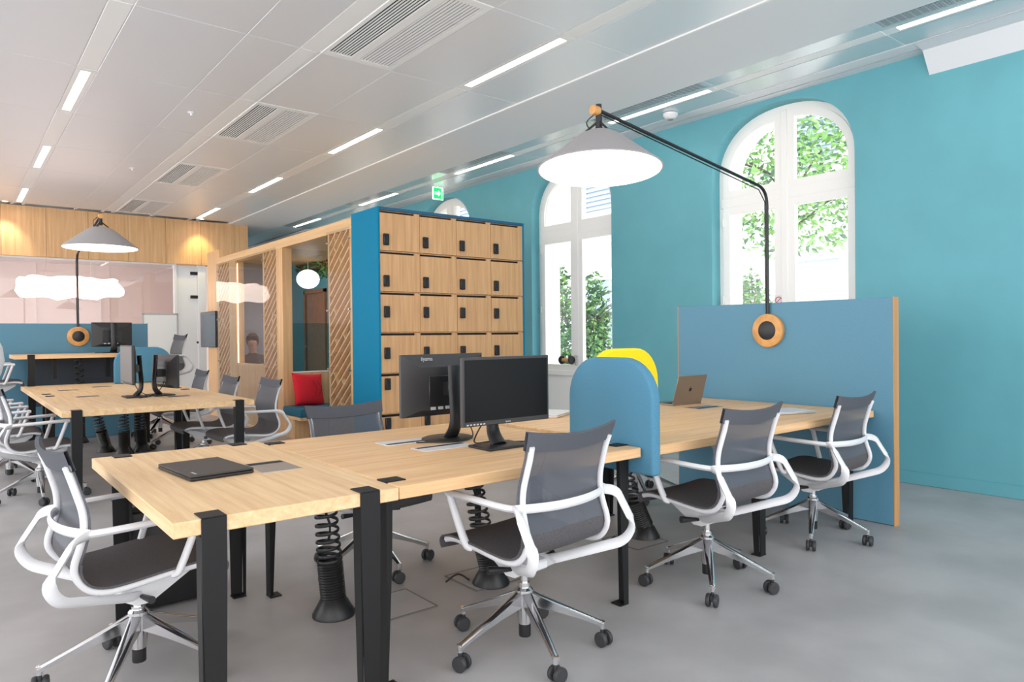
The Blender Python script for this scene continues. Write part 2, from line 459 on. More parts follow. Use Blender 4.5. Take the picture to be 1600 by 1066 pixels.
for n_, (y0, y1) in enumerate(main_lit):
    w_ = ('nearest', 'second nearest', 'third', 'farthest')[min(n_, 3)]
    strip_light(3.675, y0+.1, y1-.1, .075, M_strip, 'slim white strip light, %s in the row right of the dark grilles' % w_)
    strip_light(.93, y0+.1, y1-.1, .07, M_stripw, 'slim warm strip light, %s in the row over the left benches' % w_)
    strip_light(5.52, y0+.1, y1-.1, .07, M_strip, 'slim white strip light beside the wall grille, %s along the teal wall' % w_)
for (y0, y1) in back_lit[-1:]: strip_light(5.52, y0+.1, y1-.1, .07, M_strip, 'slim white strip light beside the wall grille at the top right corner of the picture')

def vent_main(y0, y1, label):
    t = thing('ceiling_grille', label, 'vent', (2.635, (y0+y1)/2, ZC), 0, 'paired ceiling grilles'); h = (y1-y0)/2-.003
    f = MB(); X = [-.31, -.275, -.085, -.015, .265, .31]
    for a, b_ in ((X[0], X[1]), (X[2], X[3]), (X[4], X[5])): f.box((a, -h+.07, -.003), (b_, h-.07, .02))
    for s in (-1, 1): f.box((X[0], s*h-.07*(s > 0), -.003), (X[5], s*h+.07*(s < 0), .02))
    f.build('panel', M_trim, t)
    MB().box((X[1], -h+.07, .008), (X[2], h-.07, .012)).build('dark_backing', M_dark, t)
    MB().box((X[3], -h+.07, .006), (X[4], h-.07, .01)).build('pale_backing', M_felt, t)
    s1 = MB(); n = 8
    for q in range(1, n):
        x = X[1]+(X[2]-X[1])*q/n; s1.box((x-.0045, -h+.07, .0), (x+.0045, h-.07, .006))
    stuff(s1.build('slats', M_trim, t))
    s2 = MB(); n = 10
    for q in range(n):
        x = X[3]+(X[4]-X[3])*(q+.5)/n; s2.box((x-.0075, -h+.07, -.002), (x+.0075, h-.07, .004))
    stuff(s2.build('pale_slats', M_trim, t))
for n_, (y0, y1) in enumerate(main_lit):
    vent_main(y0, y1, ('large paired ceiling grille at the top of the picture, nearest of its row', 'paired ceiling grille above the gap between the benches, second of its row', 'small paired ceiling grille, third of its row', 'smallest paired ceiling grille, against the wood fascia')[min(n_, 3)])
def vent_side(y0, y1, label):
    t = thing('wall_grille', label, 'vent', (5.34, (y0+y1)/2, ZC), 0, 'slot grilles along the teal wall'); h = (y1-y0)/2-.003
    f = MB(); a, b_ = -.085, .085
    f.box((a-.012, -h, -.002), (a+.008, h, .02)).box((b_-.008, -h, -.002), (b_+.03, h, .02)).box((a+.008, -h, -.002), (b_-.008, -h+.04, .02)).box((a+.008, h-.04, -.002), (b_-.008, h, .02))
    f.build('panel', M_tile_s, t); MB().box((a, -h+.03, .005), (b_, h-.03, .009)).build('dark_backing', M_dark, t)
    s = MB()
    for q in range(7):
        x = a+.008+(b_-a-.016)*(q+.5)/7; s.box((x-.0042, -h+.04, 0), (x+.0042, h-.04, .003))
    n = int((2*h-.06)/.05)
    for q in range(n):
        y = -h+.03+(2*h-.06)*(q+.5)/n; s.box((a+.008, y-.003, .002), (b_-.008, y+.003, .0045))
    stuff(s.build('slats', M_tile_s, t))
for n_, (y0, y1) in enumerate([p for p in LIT if p[1] > 0]):
    vent_side(y0, y1, ('dark slot grille at the top right of the picture', 'slot grille behind the lit lamp arm near the smoke detector', 'slot grille between the big lamp shade and the lockers', 'slot grille just above the locker tower', 'slot grille above the wooden cabin roof')[min(n_, 4)])
t = thing('smoke_detector', 'round white smoke detector on the ceiling near the arched window', 'detector', (5.76, 4.56, ZC-.004))
MB().lathe([(.075, 0), (.075, -.02), (.055, -.045), (.03, -.055), (0, -.055)]).build('body', M_white, t)
MB().lathe([(.03, -.054), (.03, -.064), (0, -.066)], 12).build('sensor', M_felt, t)
for x, y, l in ((1.915, 7.43, 'tiny white sprinkler rosette between the two nearer grilles'), (1.92, 10.31, 'tiny white sprinkler rosette near the left lamp, farther one')):
    t = thing('sprinkler', l, 'sprinkler', (x, y, ZC)); MB().lathe([(.035, 0), (.035, -.006), (.012, -.012), (.012, -.03), (.02, -.034), (0, -.036)], 14).build('rosette', M_white, t)
for x, y, l in ((3.75, 13.92, 'small ceiling downlight lighting the wood fascia on its right part'), (.75, 13.92, 'small ceiling downlight lighting the wood fascia at its left part')):
    t = thing('downlight', l, 'light', (x, y, ZC)); MB().lathe([(.05, 0), (.05, -.008), (.036, -.008), (.036, .0)], 16).build('ring', M_white, t)
    MB().lathe([(.034, -.003), (0, -.003)], 16).build('lens', M_led, t)
    ld = bpy.data.lights.new('downlight_lamp', 'SPOT'); ld.energy = 22; ld.color = (1, .82, .35) if x > 2 else (1, .9, .7); ld.spot_size = R(75); ld.spot_blend = .8; ld.shadow_soft_size = .03
    lo = bpy.data.objects.new('downlight_lamp', ld); COL.objects.link(lo); lo.location = (x, y, ZC-.03); lo.rotation_euler = (R(14), 0, 0)
# exit sign
t = thing('exit_sign', 'small green illuminated exit sign hanging from the ceiling', 'sign', (5.72, 8.85, 3.38))
MB().box((-.092, -.012, -.092), (.092, .012, .092), .004).build('box', M_signw, t)
MB().box((-.08, -.016, -.08), (.08, -.012, .08)).build('green_panel', M_green, t)
p = MB()
p.prism([(-.06, .02), (0, .02), (0, .045), (.04, .0), (0, -.045), (0, -.02), (-.06, -.02)], 'y', -.019, -.016)
p.prism([(.05, -.07), (.062, -.07), (.062, .06), (.05, .06)], 'y', -.019, -.016).cyl((.078, -.019, .05), (.078, -.016, .05), .013, n=10)
p.build('pictogram', M_signw, t)
MB().cyl((0, 0, .092), (0, 0, .118), .008, n=8).build('hanger', M_white, t)

# ------------------------------------------------------------------ back wall: wood fascia, glass partition, meeting room
YB = 14.2
wb = struct(link('wall_back', None, None, (0, YB, 0)))
x = -2.4; pm = {}
while x < 4.69:
    x2 = min(x+.62, 4.69); wd = x2-x
    b = MB().box((-wd/2+.002, 0, 2.66), (wd/2-.002, .3, ZC-.004), .002); b.build('wood_panel', W_z, wb, ((x+x2)/2, 0, 0)); x = x2
MB().box((4.0, .02, 0), (4.69, .28, 2.66)).build('wood_pier', W_z, wb)
gx = [-2.4, -.9, .6, 1.98, 3.34]
for a, b_ in zip(gx[:-1], gx[1:]):
    MB().box((a+.003, .1, .03), (b_-.003, .112, 2.64)).build('glass_pane', G_wall, wb)
MB().box((3.33, .06, 0), (3.375, .16, 2.66)).box((-2.4, .07, 0), (3.34, .15, .03)).box((-2.4, .07, 2.635), (3.34, .15, 2.66)).build('glazing_frame', M_white, wb)
dr = struct(link('door_1', None, None, (3.74, YB, 0)))
MB().box((-.36, .09, .02), (0, .125, 2.63)).build('door_leaf', M_white, dr)
MB().box((.012, .05, 0), (.15, .17, 2.66), .004).build('door_frame', M_white, dr)
for z in (2.5, 2.05): MB().box((-.12, .07, z-.03), (.03, .115, z+.03), .004).build('hinge', M_blackp, dr)
MB().box((-.02, .06, 1.16), (.06, .09, 1.2), .004).build('handle', M_blackp, dr)
struct(MB().box((-2.5, 18.4, 0), (4.69, 18.6, 3.0)).build('wall_meeting', M_wall_pink))
struct(MB().box((4.66, 14.5, 0), (4.76, 18.5, 3.5)).build('wall_side', M_wall_pink))
struct(MB().box((-2.5, 14.5, 2.95), (4.69, 18.5, 3.05)).build('ceiling_meeting', M_white))
for xx in (.1, 1.5, 2.9):
    struct(MB().box((xx, 18.38, 0), (xx+.012, 18.4, 2.95)).build('trim_3', M_white))
# paper cloud lamp in the meeting room
def blob(nm, sx, sy, sz, seed, m, parent, loc, sub=4, amp=.16, f1=2.6):
    bm = bmesh.new(); bmesh.ops.create_icosphere(bm, subdivisions=sub, radius=1)
    from mathutils import noise
    for v in bm.verts:
        p = v.co.copy(); d = noise.noise(Vector((p.x*f1+seed, p.y*1.5, p.z*1.5)))*amp+noise.noise(Vector((p.x*f1*2.4+seed, p.y*4, p.z*4)))*amp*.5
        u = (p.x+1)/2; taper = 1/max(.35, math.sqrt(max(0, 1-p.x*p.x)))**.75*(1.12-.3*u)
        v.co = Vector((p.x*sx*(1+d*.4), p.y*sy*taper*(1+d), p.z*sz*taper*(1+d)))
    me = bpy.data.meshes.new(nm); bm.to_mesh(me); bm.free(); me.polygons.foreach_set('use_smooth', [True]*len(me.polygons)); me.materials.append(m)
    return link(nm, me, parent, loc)
t = thing('cloud_lamp', 'glowing white paper cloud lamp hanging behind the glass partition', 'lamp', (1.86, 15.85, 2.26))
blob('paper_cloud', .89, .34, .21, 3.1, M_cloud, t, (0, 0, 0), amp=.3, f1=3.2)
for s in (-.4, .4): MB().cyl((s, 0, .2), (s, 0, .67), .004, n=6).build('suspension_cable', M_steel, t)

# mobile whiteboard and door on far window wall
t = thing('whiteboard', 'white mobile board on a stand in front of the glass partition', 'whiteboard', (2.81, 13.0, 0))
MB().box((-.26, -.012, .35), (.26, .012, 1.67), .004).build('board', M_board, t)
MB().box((-.28, -.018, 1.66), (.28, .018, 1.69), .004).box((-.28, -.018, .33), (.28, .018, .36), .004).box((-.28, -.018, .34), (-.255, .018, 1.68)).box((.255, -.018, .34), (.28, .018, 1.68)).build('frame', M_steel, t)
for s in (-1, 1): MB().box((s*.26-.015, -.015, .05), (s*.26+.015, .015, .35)).box((s*.26-.02, -.25, .02), (s*.26+.02, .25, .05)).build('foot', M_steel, t)
d2 = struct(link('door_2', None, None, (XW-.005, 14.4, 0)))
MB().box((-.03, -.48, 0), (0, .48, 2.2)).build('door_leaf', M_door, d2)
MB().box((-.05, -.56, 0), (0, -.48, 2.28), .005).box((-.05, .48, 0), (0, .56, 2.28), .005).box((-.05, -.56, 2.2), (0, .56, 2.28), .005).build('door_frame', M_door, d2)
MB().cyl((-.03, .4, 1.05), (-.08, .4, 1.05), .012, n=8).cyl((-.08, .4, 1.05), (-.08, .28, 1.05), .01, n=8).build('handle', M_steel, d2)

# ------------------------------------------------------------------ desks
TZ = .74
def leg_mesh(h, th=.05):
    """strip steel leg: clamp plate on the top (local +y inwards), face at y=0 looking to -y"""
    b = MB()
    zt = h
    P = [(-.035, zt), (.035, zt), (.035, zt-.12), (.026, .006), (-.026, .006), (-.035, zt-.12)]
    b.prism(P, 'y', -.006, 0)
    # return flange going in, tapering down
    for s in (-1,):
        F = [(0, zt-th-.002), (.055, zt-th-.002), (.05, zt-.3), (.03, .006), (0, .006)]
        b.prism(F, 'x', -.035, -.029)
    b.box((-.03, -.006, 0), (.03, .05, .006))
    return b
def clamp_mesh(h):
    return MB().box((-.035, -.006, h), (.035, .075, h+.004), .0015)
LEGC = {}
def add_leg(t, x, y, rz, h):
    if h not in LEGC: LEGC[h] = (leg_mesh(h).mesh('leg', M_black, smooth=False), clamp_mesh(h).mesh('clamp_plate', M_black, smooth=False))
    o = link('leg', LEGC[h][0], t, (x, y, 0), rz); link('clamp_plate', LEGC[h][1], o)
    return o
def power_port(t, x, y, z, lx, ly, flip=1, m=M_steel):
    p = MB().box((x-lx/2, y-ly/2, z-.001), (x+lx/2, y+ly/2, z+.002), .0008).build('power_flap', m, t)
    if lx < ly: MB().box((x-lx/2+.008, y-flip*ly/2+flip*.015-.0, z+.0015), (x+lx/2-.008, y-flip*ly/2+flip*.055, z+.003)).build('brush_slot', M_dark, p)
    else: MB().box((x-lx/2+.012, y+flip*ly/2-flip*.02, z+.0015), (x+lx/2-.012, y+flip*ly/2-flip*.045, z+.003)).build('brush_slot', M_dark, p)
    return p
def desk(name, label, x0, x1, y0, y1, wm, legs, z=TZ, th=.045, group='oak bench desks'):
    t = thing(name, label, 'desk', ((x0+x1)/2, (y0+y1)/2, 0), 0, group); cx, cy = (x0+x1)/2, (y0+y1)/2
    MB().box((x0-cx, y0-cy, z-th), (x1-cx, y1-cy, z), .003).build('tabletop', wm, t)
    for lx, ly, side in legs:
        rz = {'s': 0, 'n': PI, 'w': -PI/2, 'e': PI/2}[side]
        add_leg(t, lx-cx, ly-cy, rz, z)
    return t, cx, cy
t, cx, cy = desk('end_desk', 'short oak end desk with a closed black laptop on it, nearest the viewer', .48, 1.195, 2.112, 3.515, W_y,
     [(.59, 2.112, 's'), (1.085, 2.112, 's'), (.59, 3.515, 'n'), (1.085, 3.515, 'n')])
power_port(t, 1.005-cx, 2.79-cy, TZ, .155, .235, -1)
t, cx, cy = desk('bench_desk', 'oak bench desk carrying two black monitors, between the end desk and blue screens', 1.2, 2.447, 2.118, 3.46, W_x,
     [(1.2, 2.235, 'w'), (1.2, 3.39, 'w'), (2.447, 2.235, 'e'), (2.447, 3.39, 'e')])
power_port(t, 1.745-cx, 3.0-cy, TZ, .28, .13, -1, M_alu); power_port(t, 1.79-cx, 2.74-cy, TZ, .28, .13, 1, M_alu)
MB().box((-.5, -.02, TZ-.1), (.5, .02, TZ-.045)).build('beam', M_black, t)
t, cx, cy = desk('bench_desk', 'long oak bench desk with silver laptops, running up to the tall blue panel', 2.535, 4.72, 2.1, 3.44, W_x,
     [(3.56, 2.2, 's'), (2.9, 3.4, 'n'), (3.56, 3.4, 'n'), (4.6, 2.2, 's')])
power_port(t, 4.1-cx, 2.98-cy, TZ, .26, .13, -1, M_steel)
MB().box((-1.0, -.02, TZ-.1), (1.0, .02, TZ-.045)).build('beam', M_black, t)
# left bench, along the room
t, cx, cy = desk('bench_desk', 'oak bench desk at the left with two monitors back to back', .625, 1.99, 5.92, 7.72, W_y,
     [(.72, 5.92, 's'), (1.87, 5.92, 's'), (.72, 7.6, 's'), (1.87, 7.6, 's')])
power_port(t, .98-cx, 7.35-cy, TZ, .18, .1, 1, M_greyp); power_port(t, 1.6-cx, 6.75-cy, TZ, .18, .1, 1, M_greyp)
t, cx, cy = desk('bench_desk', 'oak bench desk behind the left monitors, up against the standing desk', .625, 1.99, 7.725, 9.5, W_y,
     [(.72, 9.4, 's'), (1.87, 9.4, 's'), (.72, 7.9, 's'), (1.87, 7.9, 's')])
power_port(t, .95-cx, 8.4-cy, TZ, .18, .1, 1, M_greyp); power_port(t, 1.3-cx, 8.75-cy, TZ, .18, .1, 1, M_greyp)
t, cx, cy = desk('standing_desk', 'narrow high oak desk in front of the far blue panel', (.57), 1.93, 9.56, 10.34, W_x,
     [(.73, 9.56, 's'), (1.80, 9.56, 's')], z=1.085, group=None)
MB().box((.95-cx, 9.75-cy, .80), (.99-cx, 9.79-cy, 1.04)).build('bracket', M_black, t); MB().box((.76-cx, 10.2-cy, .45), (1.92-cx, 10.22-cy, 1.03)).build('under_desk_shade', mat('shade_slate', (66, 74, 84), .7), t); MB().box((1.5-cx, 9.75-cy, .80), (1.54-cx, 9.79-cy, 1.04)).build('bracket', M_black, t)  # dark slate sheet stands in for the shade beneath the high desk

# tall dividers
def divider(label, x, y, rz, L, h, thk=.072):
    t = thing('divider_panel', label, 'partition', (x, y, 0), rz)
    MB().box((-L/2, 0, .004), (L/2, thk, h), .002).build('core', M_divider, t)
    MB().box((-L/2-.006, 0, .0), (-L/2, thk, h+.004)).build('edge_band', W_edge, t); MB().box((L/2, 0, .0), (L/2+.006, thk, h+.004)).build('edge_band', W_edge, t)
    return t
divider('tall blue divider panel with a wood edge at the end of the right bench', 4.735, 2.835, -PI/2, 1.70, 1.476)
divider('tall blue divider panel behind the standing desk at the far left', 1.25, 10.39, 0, 1.67, 1.46)

# dome desk screens
def dome(label, m, loc, rz, wd=.57, zb=.61, zt=1.145, th=.06, r=.19, clamp=True):
    t = thing('desk_screen', label, 'screen', loc, rz, 'rounded desk screens')
    P = [(-wd/2, zb), (wd/2, zb)]
    for s in (1, -1):
        for k in range(9):
            a = k/8*PI/2
            if s > 0: P.append((wd/2-r+r*math.cos(a), zt-r*1.05+r*1.05*math.sin(a)))
            else: P.append((-wd/2+r-r*math.sin(a), zt-r*1.05+r*1.05*math.cos(a)))
    bm = bmesh.new(); vs = [bm.verts.new((u, -th/2, v)) for u, v in P]; f = bm.faces.new(vs)
    ex = bmesh.ops.extrude_face_region(bm, geom=[f]); bmesh.ops.translate(bm, verts=[e for e in ex['geom'] if isinstance(e, bmesh.types.BMVert)], vec=(0, th, 0))
    bmesh.ops.recalc_face_normals(bm, faces=bm.faces)
    ed = [e for e in bm.edges if e.is_manifold and e.calc_face_angle(0) > R(60)]
    bmesh.ops.bevel(bm, geom=ed, offset=.016, segments=3, affect='EDGES', profile=.5)
    me = bpy.data.meshes.new('felt_pad'); bm.to_mesh(me); bm.free(); me.polygons.foreach_set('use_smooth', [True]*len(me.polygons)); me.set_sharp_from_angle(angle=R(50)); me.materials.append(m)
    link('felt_pad', me, t)
    return t
dome('blue rounded felt screen standing across the bench beside the big monitor', M_dome, (2.491, 2.335, 0), PI/2, wd=.55)
dome('yellow rounded felt screen behind the blue one', M_yellow, (3.09, 2.8, 0), 0, wd=.56, zb=.742, zt=1.172)
dome('teal rounded felt screen at the end of the left bench, beside the standing desk', M_dome, (1.80, 9.2, 0), 0, wd=.62, zb=.742, zt=1.16)

# ------------------------------------------------------------------ monitors
def monitor(label, loc, rz, round_base=False, W=.51, H=.305, zb=.115, tilt=0, mark=True, frontm=M_screen, group='desk monitors'):
    t = thing('monitor', label, 'monitor', loc, rz, group)
    zt = zb+H
    hs = MB(); hs.box((-W/2, .028, zb), (W/2, .05, zt), .003)
    # bulging rear housing
    vs = []; 
    for (yy, k) in ((.028, 0), (.0, .09)):
        vs += [(-W/2+k, yy, zb+k*.35), (W/2-k, yy, zb+k*.35), (W/2-k, yy, zt-k*.7), (-W/2+k, yy, zt-k*.7)]
    hs.add(vs, [(0, 1, 5, 4), (1, 2, 6, 5), (2, 3, 7, 6), (3, 0, 4, 7), (4, 5, 6, 7), (3, 2, 1, 0)])
    h = hs.build('housing', M_housing, t, ang=20)
    MB().box((-W/2+.012, .05, zb+.022), (W/2-.012, .0515, zt-.012)).build('display', frontm, t)
    MB().box((-.11, -.006, zb+.05), (.11, .002, zb+.2), .004).build('rear_cover', M_blackp, t)
    c = MB()
    for q in range(4): c.box((-.1+q*.045, -.009, zb+.032), (-.075+q*.045, -.0, zb+.046))
    c.build('ports', M_print, t)
    # stand
    if round_base:
        b = MB().lathe([(.135, 0), (.135, .008), (.12, .013), (0, .016)], 32)
        b.v = [(x, y*.85, z) for x, y, z in b.v]; b.build('base', M_blackp, t)
    else:
        MB().box((-.12, -.1, 0), (.12, .07, .012), .004).build('base', M_blackp, t)
    nk = MB(); nk.tube(spline([(0, -.02, .01), (0, -.06, .06), (0, -.07, .13), (0, -.062, .25), (0, -.055, .37)], 5), .03, 10, flat=(.034, .018), rad=[1.25-.25*min(1, q/8) for q in range(21)], up=(0, 1, 0))
    nk.build('neck', M_blackp, t)
    MB().box((-.03, -.055, zb+.1), (.03, .0, zb+.17), .005).build('pivot', M_blackp, t)
    b = MB()
    for q in range(6): b.box((W/2-.02-q*.018, .05, zb+.006), (W/2-.03-q*.018, .0518, zb+.012))
    b.build('buttons', M_print, t)
    MB().tube(spline([(.06, -.005, zb+.06), (.1, -.06, .06), (.06, -.12, .012), (-.05, -.14, .006), (-.14, -.06, .005), (-.2, -.02, .005)], 6), .0035, 6).build('cable', M_blackp, t)
    if mark:
        text('maker_mark', 'iiyama', .028, M_print, t, (-.12, -.0, zt-.03), (R(90), 0, 0)) if round_base else text('maker_mark', 'iiyama', .012, M_print, t, (0, .0506, zb+.006), (R(90), 0, PI))
    return t
monitor('black monitor facing the viewer with a dark screen on the near bench', (1.985, 2.555, TZ), PI, W=.50, H=.305)
monitor('black monitor seen from behind on a round foot on the near bench', (1.945, 2.945, TZ), R(3), True, W=.50, H=.305, zb=.12)
monitor('grey-fronted monitor facing left, edge on, on the left bench', (1.27, 6.95, TZ), R(90), W=.52, H=.34, zb=.12, frontm=M_greyp, mark=False)
monitor('dark monitor turned to the right, seen from its back, on the left bench', (1.52, 7.0, TZ), R(-80), W=.5, H=.30, zb=.07, mark=False)
monitor('dark monitor seen from behind on the high standing desk', (1.6, 9.92, 1.085), R(4), W=.45, H=.30, zb=.08, mark=False)

# ------------------------------------------------------------------ laptops and small desk things
t = thing('laptop', 'closed black laptop lying on the end desk', 'laptop', (.772, 2.868, TZ), R(5))
MB().box((-.117, -.178, .002), (.117, .178, .013), .003).build('base', M_blackp, t)
MB().box((-.117, -.178, .0135), (.117, .178, .021), .003).build('lid', M_lid, t)
text('maker_mark', 'ThinkPad', .014, M_print, t, (-.082, -.125, .0212), (0, 0, R(90)))
b = MB()
for yy in (-.1, -.06, .02): b.box((.1165, yy, .005), (.1178, yy+.02, .01))
b.build('ports', M_key, t)
for sx in (-.1, .1):
    for sy in (-.15, .15): MB().cyl((sx, sy, 0), (sx, sy, .003), .008, n=10).build('foot', M_blackp, t)
t = thing('laptop', 'open laptop with a warm grey lid standing before the tall blue panel', 'laptop', (4.17, 3.17, TZ), R(-4))
MB().box((-.152, 0, .0), (.152, .212, .012), .003).build('base', M_space, t)
MB().box((-.135, .025, .0118), (.135, .12, .0128)).build('keyboard', M_key, t)
lidr = Matrix.Rotation(R(14), 3, 'X')
ld = MB(); ld.box((-.152, -.004, 0), (.152, .003, .212), .002); lid = ld.build('lid', M_space, t, (0, .004, .012)); lid.rotation_euler = (R(16), 0, 0)
s = MB().box((-.145, .003, .008), (.145, .0036, .205)); s.build('display', M_screen, lid)
# bitten-fruit mark on the lid
P = []
for k_ in range(40):
    a = 2*PI*k_/40; r = .0155*(1-.1*max(0, math.cos(a-PI/2))**8-.06*max(0, math.cos(a+PI/2))**8)
    u, v = r*math.cos(a)*.95, r*math.sin(a)
    du, dv = u+.0175*1, v-.003
    if math.hypot(du, dv) < .0075: s_ = .0075/max(1e-6, math.hypot(du, dv)); u, v = -.0175+du*s_, .003+dv*s_
    P.append((u, v+.106))
MB().prism(P, 'y', -.0046, -.004).prism([(.0, .124), (-.006, .128), (-.008, .134), (-.002, .131)], 'y', -.0046, -.004).build('logo', M_key, lid)
t = thing('laptop', 'closed silver laptop lying on the bench before the rightmost chair', 'laptop', (4.19, 2.43, TZ), R(-20))
MB().box((-.16, -.11, .002), (.16, .11, .009), .003).build('base', M_alu, t); MB().box((-.16, -.11, .0095), (.16, .11, .016), .003).build('lid', M_alu, t)
for sx in (-.13, .13): MB().box((sx-.01, -.08, 0), (sx+.01, .08, .002)).build('foot', M_blackp, t)
t = thing('laptop', 'white laptop partly hidden between the big monitor and the blue screen', 'laptop', (3.02, 3.36, TZ), R(25))
MB().box((-.15, -.1, .001), (.15, .1, .012), .003).build('base', M_white, t); MB().box((-.15, -.1, .0125), (.15, .1, .02), .003).build('lid', M_alu, t)
t = thing('glass_jar', 'small glass box beside the white laptop on the bench', 'box', (3.3, 3.38, TZ), R(10))
MB().box((-.05, -.04, 0), (.05, .04, .004)).build('base', M_felt, t); MB().box((-.05, -.04, .004), (.05, .04, .05), .004).build('body', G_film, t)

# ------------------------------------------------------------------ chairs
PROF = [(.232, .405), (.243, .428), (.225, .448), (.16, .46), (.04, .454), (-.08, .441), (-.155, .439), (-.205, .456), (-.232, .492), (-.234, .535), (-.218, .585), (-.205, .64), (-.207, .70), (-.222, .76), (-.243, .83), (-.262, .885), (-.272, .915)]
PS = spline([(0, a, b_) for a, b_ in PROF], 4)
def hw(i):                                   # half width along the profile
    z = PS[i].z; y = PS[i].y
    if y > .1: return .225+.01*(1-(y-.1)/.15)
    if z < .5: return .235
    return .232-.012*min(1, (z-.5)/.3)+(.012*max(0, (z-.82)/.09))
def sling_rows(a, b_, out=0.0, wadd=0.0, dip=True):
    rows = []
    for i in range(a, b_):
        p = PS[i]; w_ = hw(i)+wadd; row = []
        tdir = (PS[min(i+1, len(PS)-1)]-PS[max(i-1, 0)]).normalized(); nrm = Vector((0, -tdir.z, tdir.y))
        f = max(0, (p.z-.5)/.4)
        for j in range(9):
            u = -1+j/4
            q = Vector((u*w_, p.y, p.z)) - Vector((0, 1, 0))*(1-u*u)*.028*f - Vector((0, 0, 1))*(1-u*u)*.02*f*f + nrm*out
            if p.z < .5: q.z -= (1-u*u)*.008
            row.append(q)
        rows.append(row)
    return rows
iS = 36                                       # seat / back split
iB = next(i for i in range(30, len(PS)) if PS[i].z > .835)
def chair_meshes():
    C = {}
    C['seat'] = (MB().grid(sling_rows(0, iS+1, 0, .008), .008).mesh('seat', M_seat, ang=60), 0)
    C['backrest'] = (MB().grid(sling_rows(iS, iB+1, 0, .008), .004).mesh('backrest', M_back, ang=60), 0)
    r = sling_rows(iB, len(PS), .006, .014); r2 = sling_rows(iB, len(PS), -.008, .014)
    C['headband'] = (MB().grid(r+r2[::-1]+r[:1], 0).mesh('headband', M_band, ang=70), 0)
    # close band ends
    for s, nm in ((-1, 'L'), (1, 'R')):
        path = []
        for i in range(8, iB+2):
            p = PS[i]; tdir = (PS[min(i+1, len(PS)-1)]-PS[max(i-1, 0)]).normalized(); nrm = Vector((0, -tdir.z, tdir.y))
            path.append(Vector((s*(hw(i)-.008), p.y, p.z)) - (nrm*-.012 if False else nrm*(-.012) if p.z > 9 else nrm*.0) + Vector((0, -1, 0))*.012*min(1, max(0, (p.z-.45)/.06)) + Vector((0, 0, -1))*.012*(1-min(1, max(0, (p.z-.45)/.06))))
        C['side_frame'+nm] = (MB().tube(path, .014, 8, flat=(.013, .010), up=(1, 0, 0)).mesh('side_frame', M_frame, ang=60), 0)
        # arm: rest, front strut
        A = [(s*.232, -.212, .632), (s*.262, -.19, .637), (s*.272, -.10, .64), (s*.272, .135, .648)]
        B = [(s*.272, .135, .648), (s*.266, .122, .60), (s*.245, .075, .46), (s*.225, .06, .437)]
        b = MB(); b.tube(spline(A, 5), .0145, 8, flat=(.019, .013)); b.tube(spline(B, 4), .013, 8, flat=(.013, .018), up=(1, 0, 0))
        b.lathe([(0, -.02), (.013, -.017), (.017, 0), (.013, .017), (0, .02)], 8, 'y', (s*.272, .137, .645))
        C['armrest'+nm] = (b.mesh('armrest', M_frame, ang=60), 0)
        Lp = rnd([(s*.245, -.205, .632), (s*.275, -.255, .628), (s*.283, -.335, .50), (s*.265, -.30, .435), (s*.10, -.055, .345), (s*.06, .0, .335)], .05)
        C['rear_loop'+nm] = (MB().tube(Lp, .014, 8, flat=(.0105, .0215), up=(s*.35, .5, .8)).mesh('rear_loop', M_frame, ang=60), 0)
    cb = spline([(-.245, -.205, .632), (-.17, -.243, .632), (-.08, -.262, .63), (0, -.267, .63), (.08, -.262, .63), (.17, -.243, .632), (.245, -.205, .632)], 4)
    C['cross_bar'] = (MB().tube(cb, .015, 8, flat=(.010, .017)).mesh('cross_bar', M_frame, ang=60), 0)
    m = MB()
    for s in (-1, 1):
        m.prism([(-.10, .345), (-.03, .305), (.02, .305), (.165, .395), (.175, .415), (.155, .42), (.01, .375), (-.06, .365)], 'x', s*.075-.008, s*.075+.008)
    m.box((-.07, -.07, .318), (.07, .045, .358), .008)
    m.prism([(.06, .35), (.19, .425), (.19, .437), (.0, .437), (-.10, .425), (-.10, .40)], 'x', -.05, .05)
    C['tilt_housing'] = (m.mesh('tilt_housing', M_frame, ang=40), 0)
    C['lever'] = (MB().cyl((-.08, -.01, .335), (-.17, .03, .342), .008, .017, 10).mesh('lever', M_blackp), 0)
    C['tilt_knob'] = (MB().cyl((.08, -.01, .335), (.17, .0, .342), .008, .014, 10).mesh('tilt_knob', M_blackp), 0)
    C['gas_column'] = (MB().cyl((0, 0, .22), (0, 0, .265), .024).cyl((0, 0, .265), (0, 0, .33), .0165).mesh('gas_column', M_chrome), 1)
    C['hub'] = (MB().lathe([(0, .055), (.024, .055), (.024, .102), (.028, .104), (.031, .15), (.037, .20), (.036, .236), (.027, .246), (0, .246)], 20).mesh('hub', M_chrome), 1)
    C['column_foot'] = (MB().lathe([(0, .048), (.0235, .048), (.0245, .052), (.0245, .098), (0, .098)], 16).mesh('column_foot', M_blackp), 1)
    # base arm along +x
    a = MB(); rows = []
    for k in range(9):
        u = k/8; x = .018+u*.30; zt = .236-.140*u**.95; hh = .046*(1-u)**2.0+.019+.002*u; w_ = .021*(1-u)+.0125*u
        rows.append((x, zt, hh, w_))
    vs = []; fs = []
    for x, zt, hh, w_ in rows: vs += [(x, -w_, zt-.006), (x, -w_*.55, zt), (x, w_*.55, zt), (x, w_, zt-.006), (x, w_*.8, zt-hh), (x, -w_*.8, zt-hh)]
    for k in range(8):
        for j in range(6): fs.append((6*k+j, 6*k+(j+1) % 6, 6*k+6+(j+1) % 6, 6*k+6+j))
    fs += [tuple(range(5, -1, -1)), tuple(range(48, 54))]
    a.add(vs, fs); a.cyl((.312, 0, .098), (.312, 0, .068), .0125, .0105, 12)
    C['base_arm'] = (a.mesh('base_arm', M_chrome, ang=50), 2)
    c = MB(); 
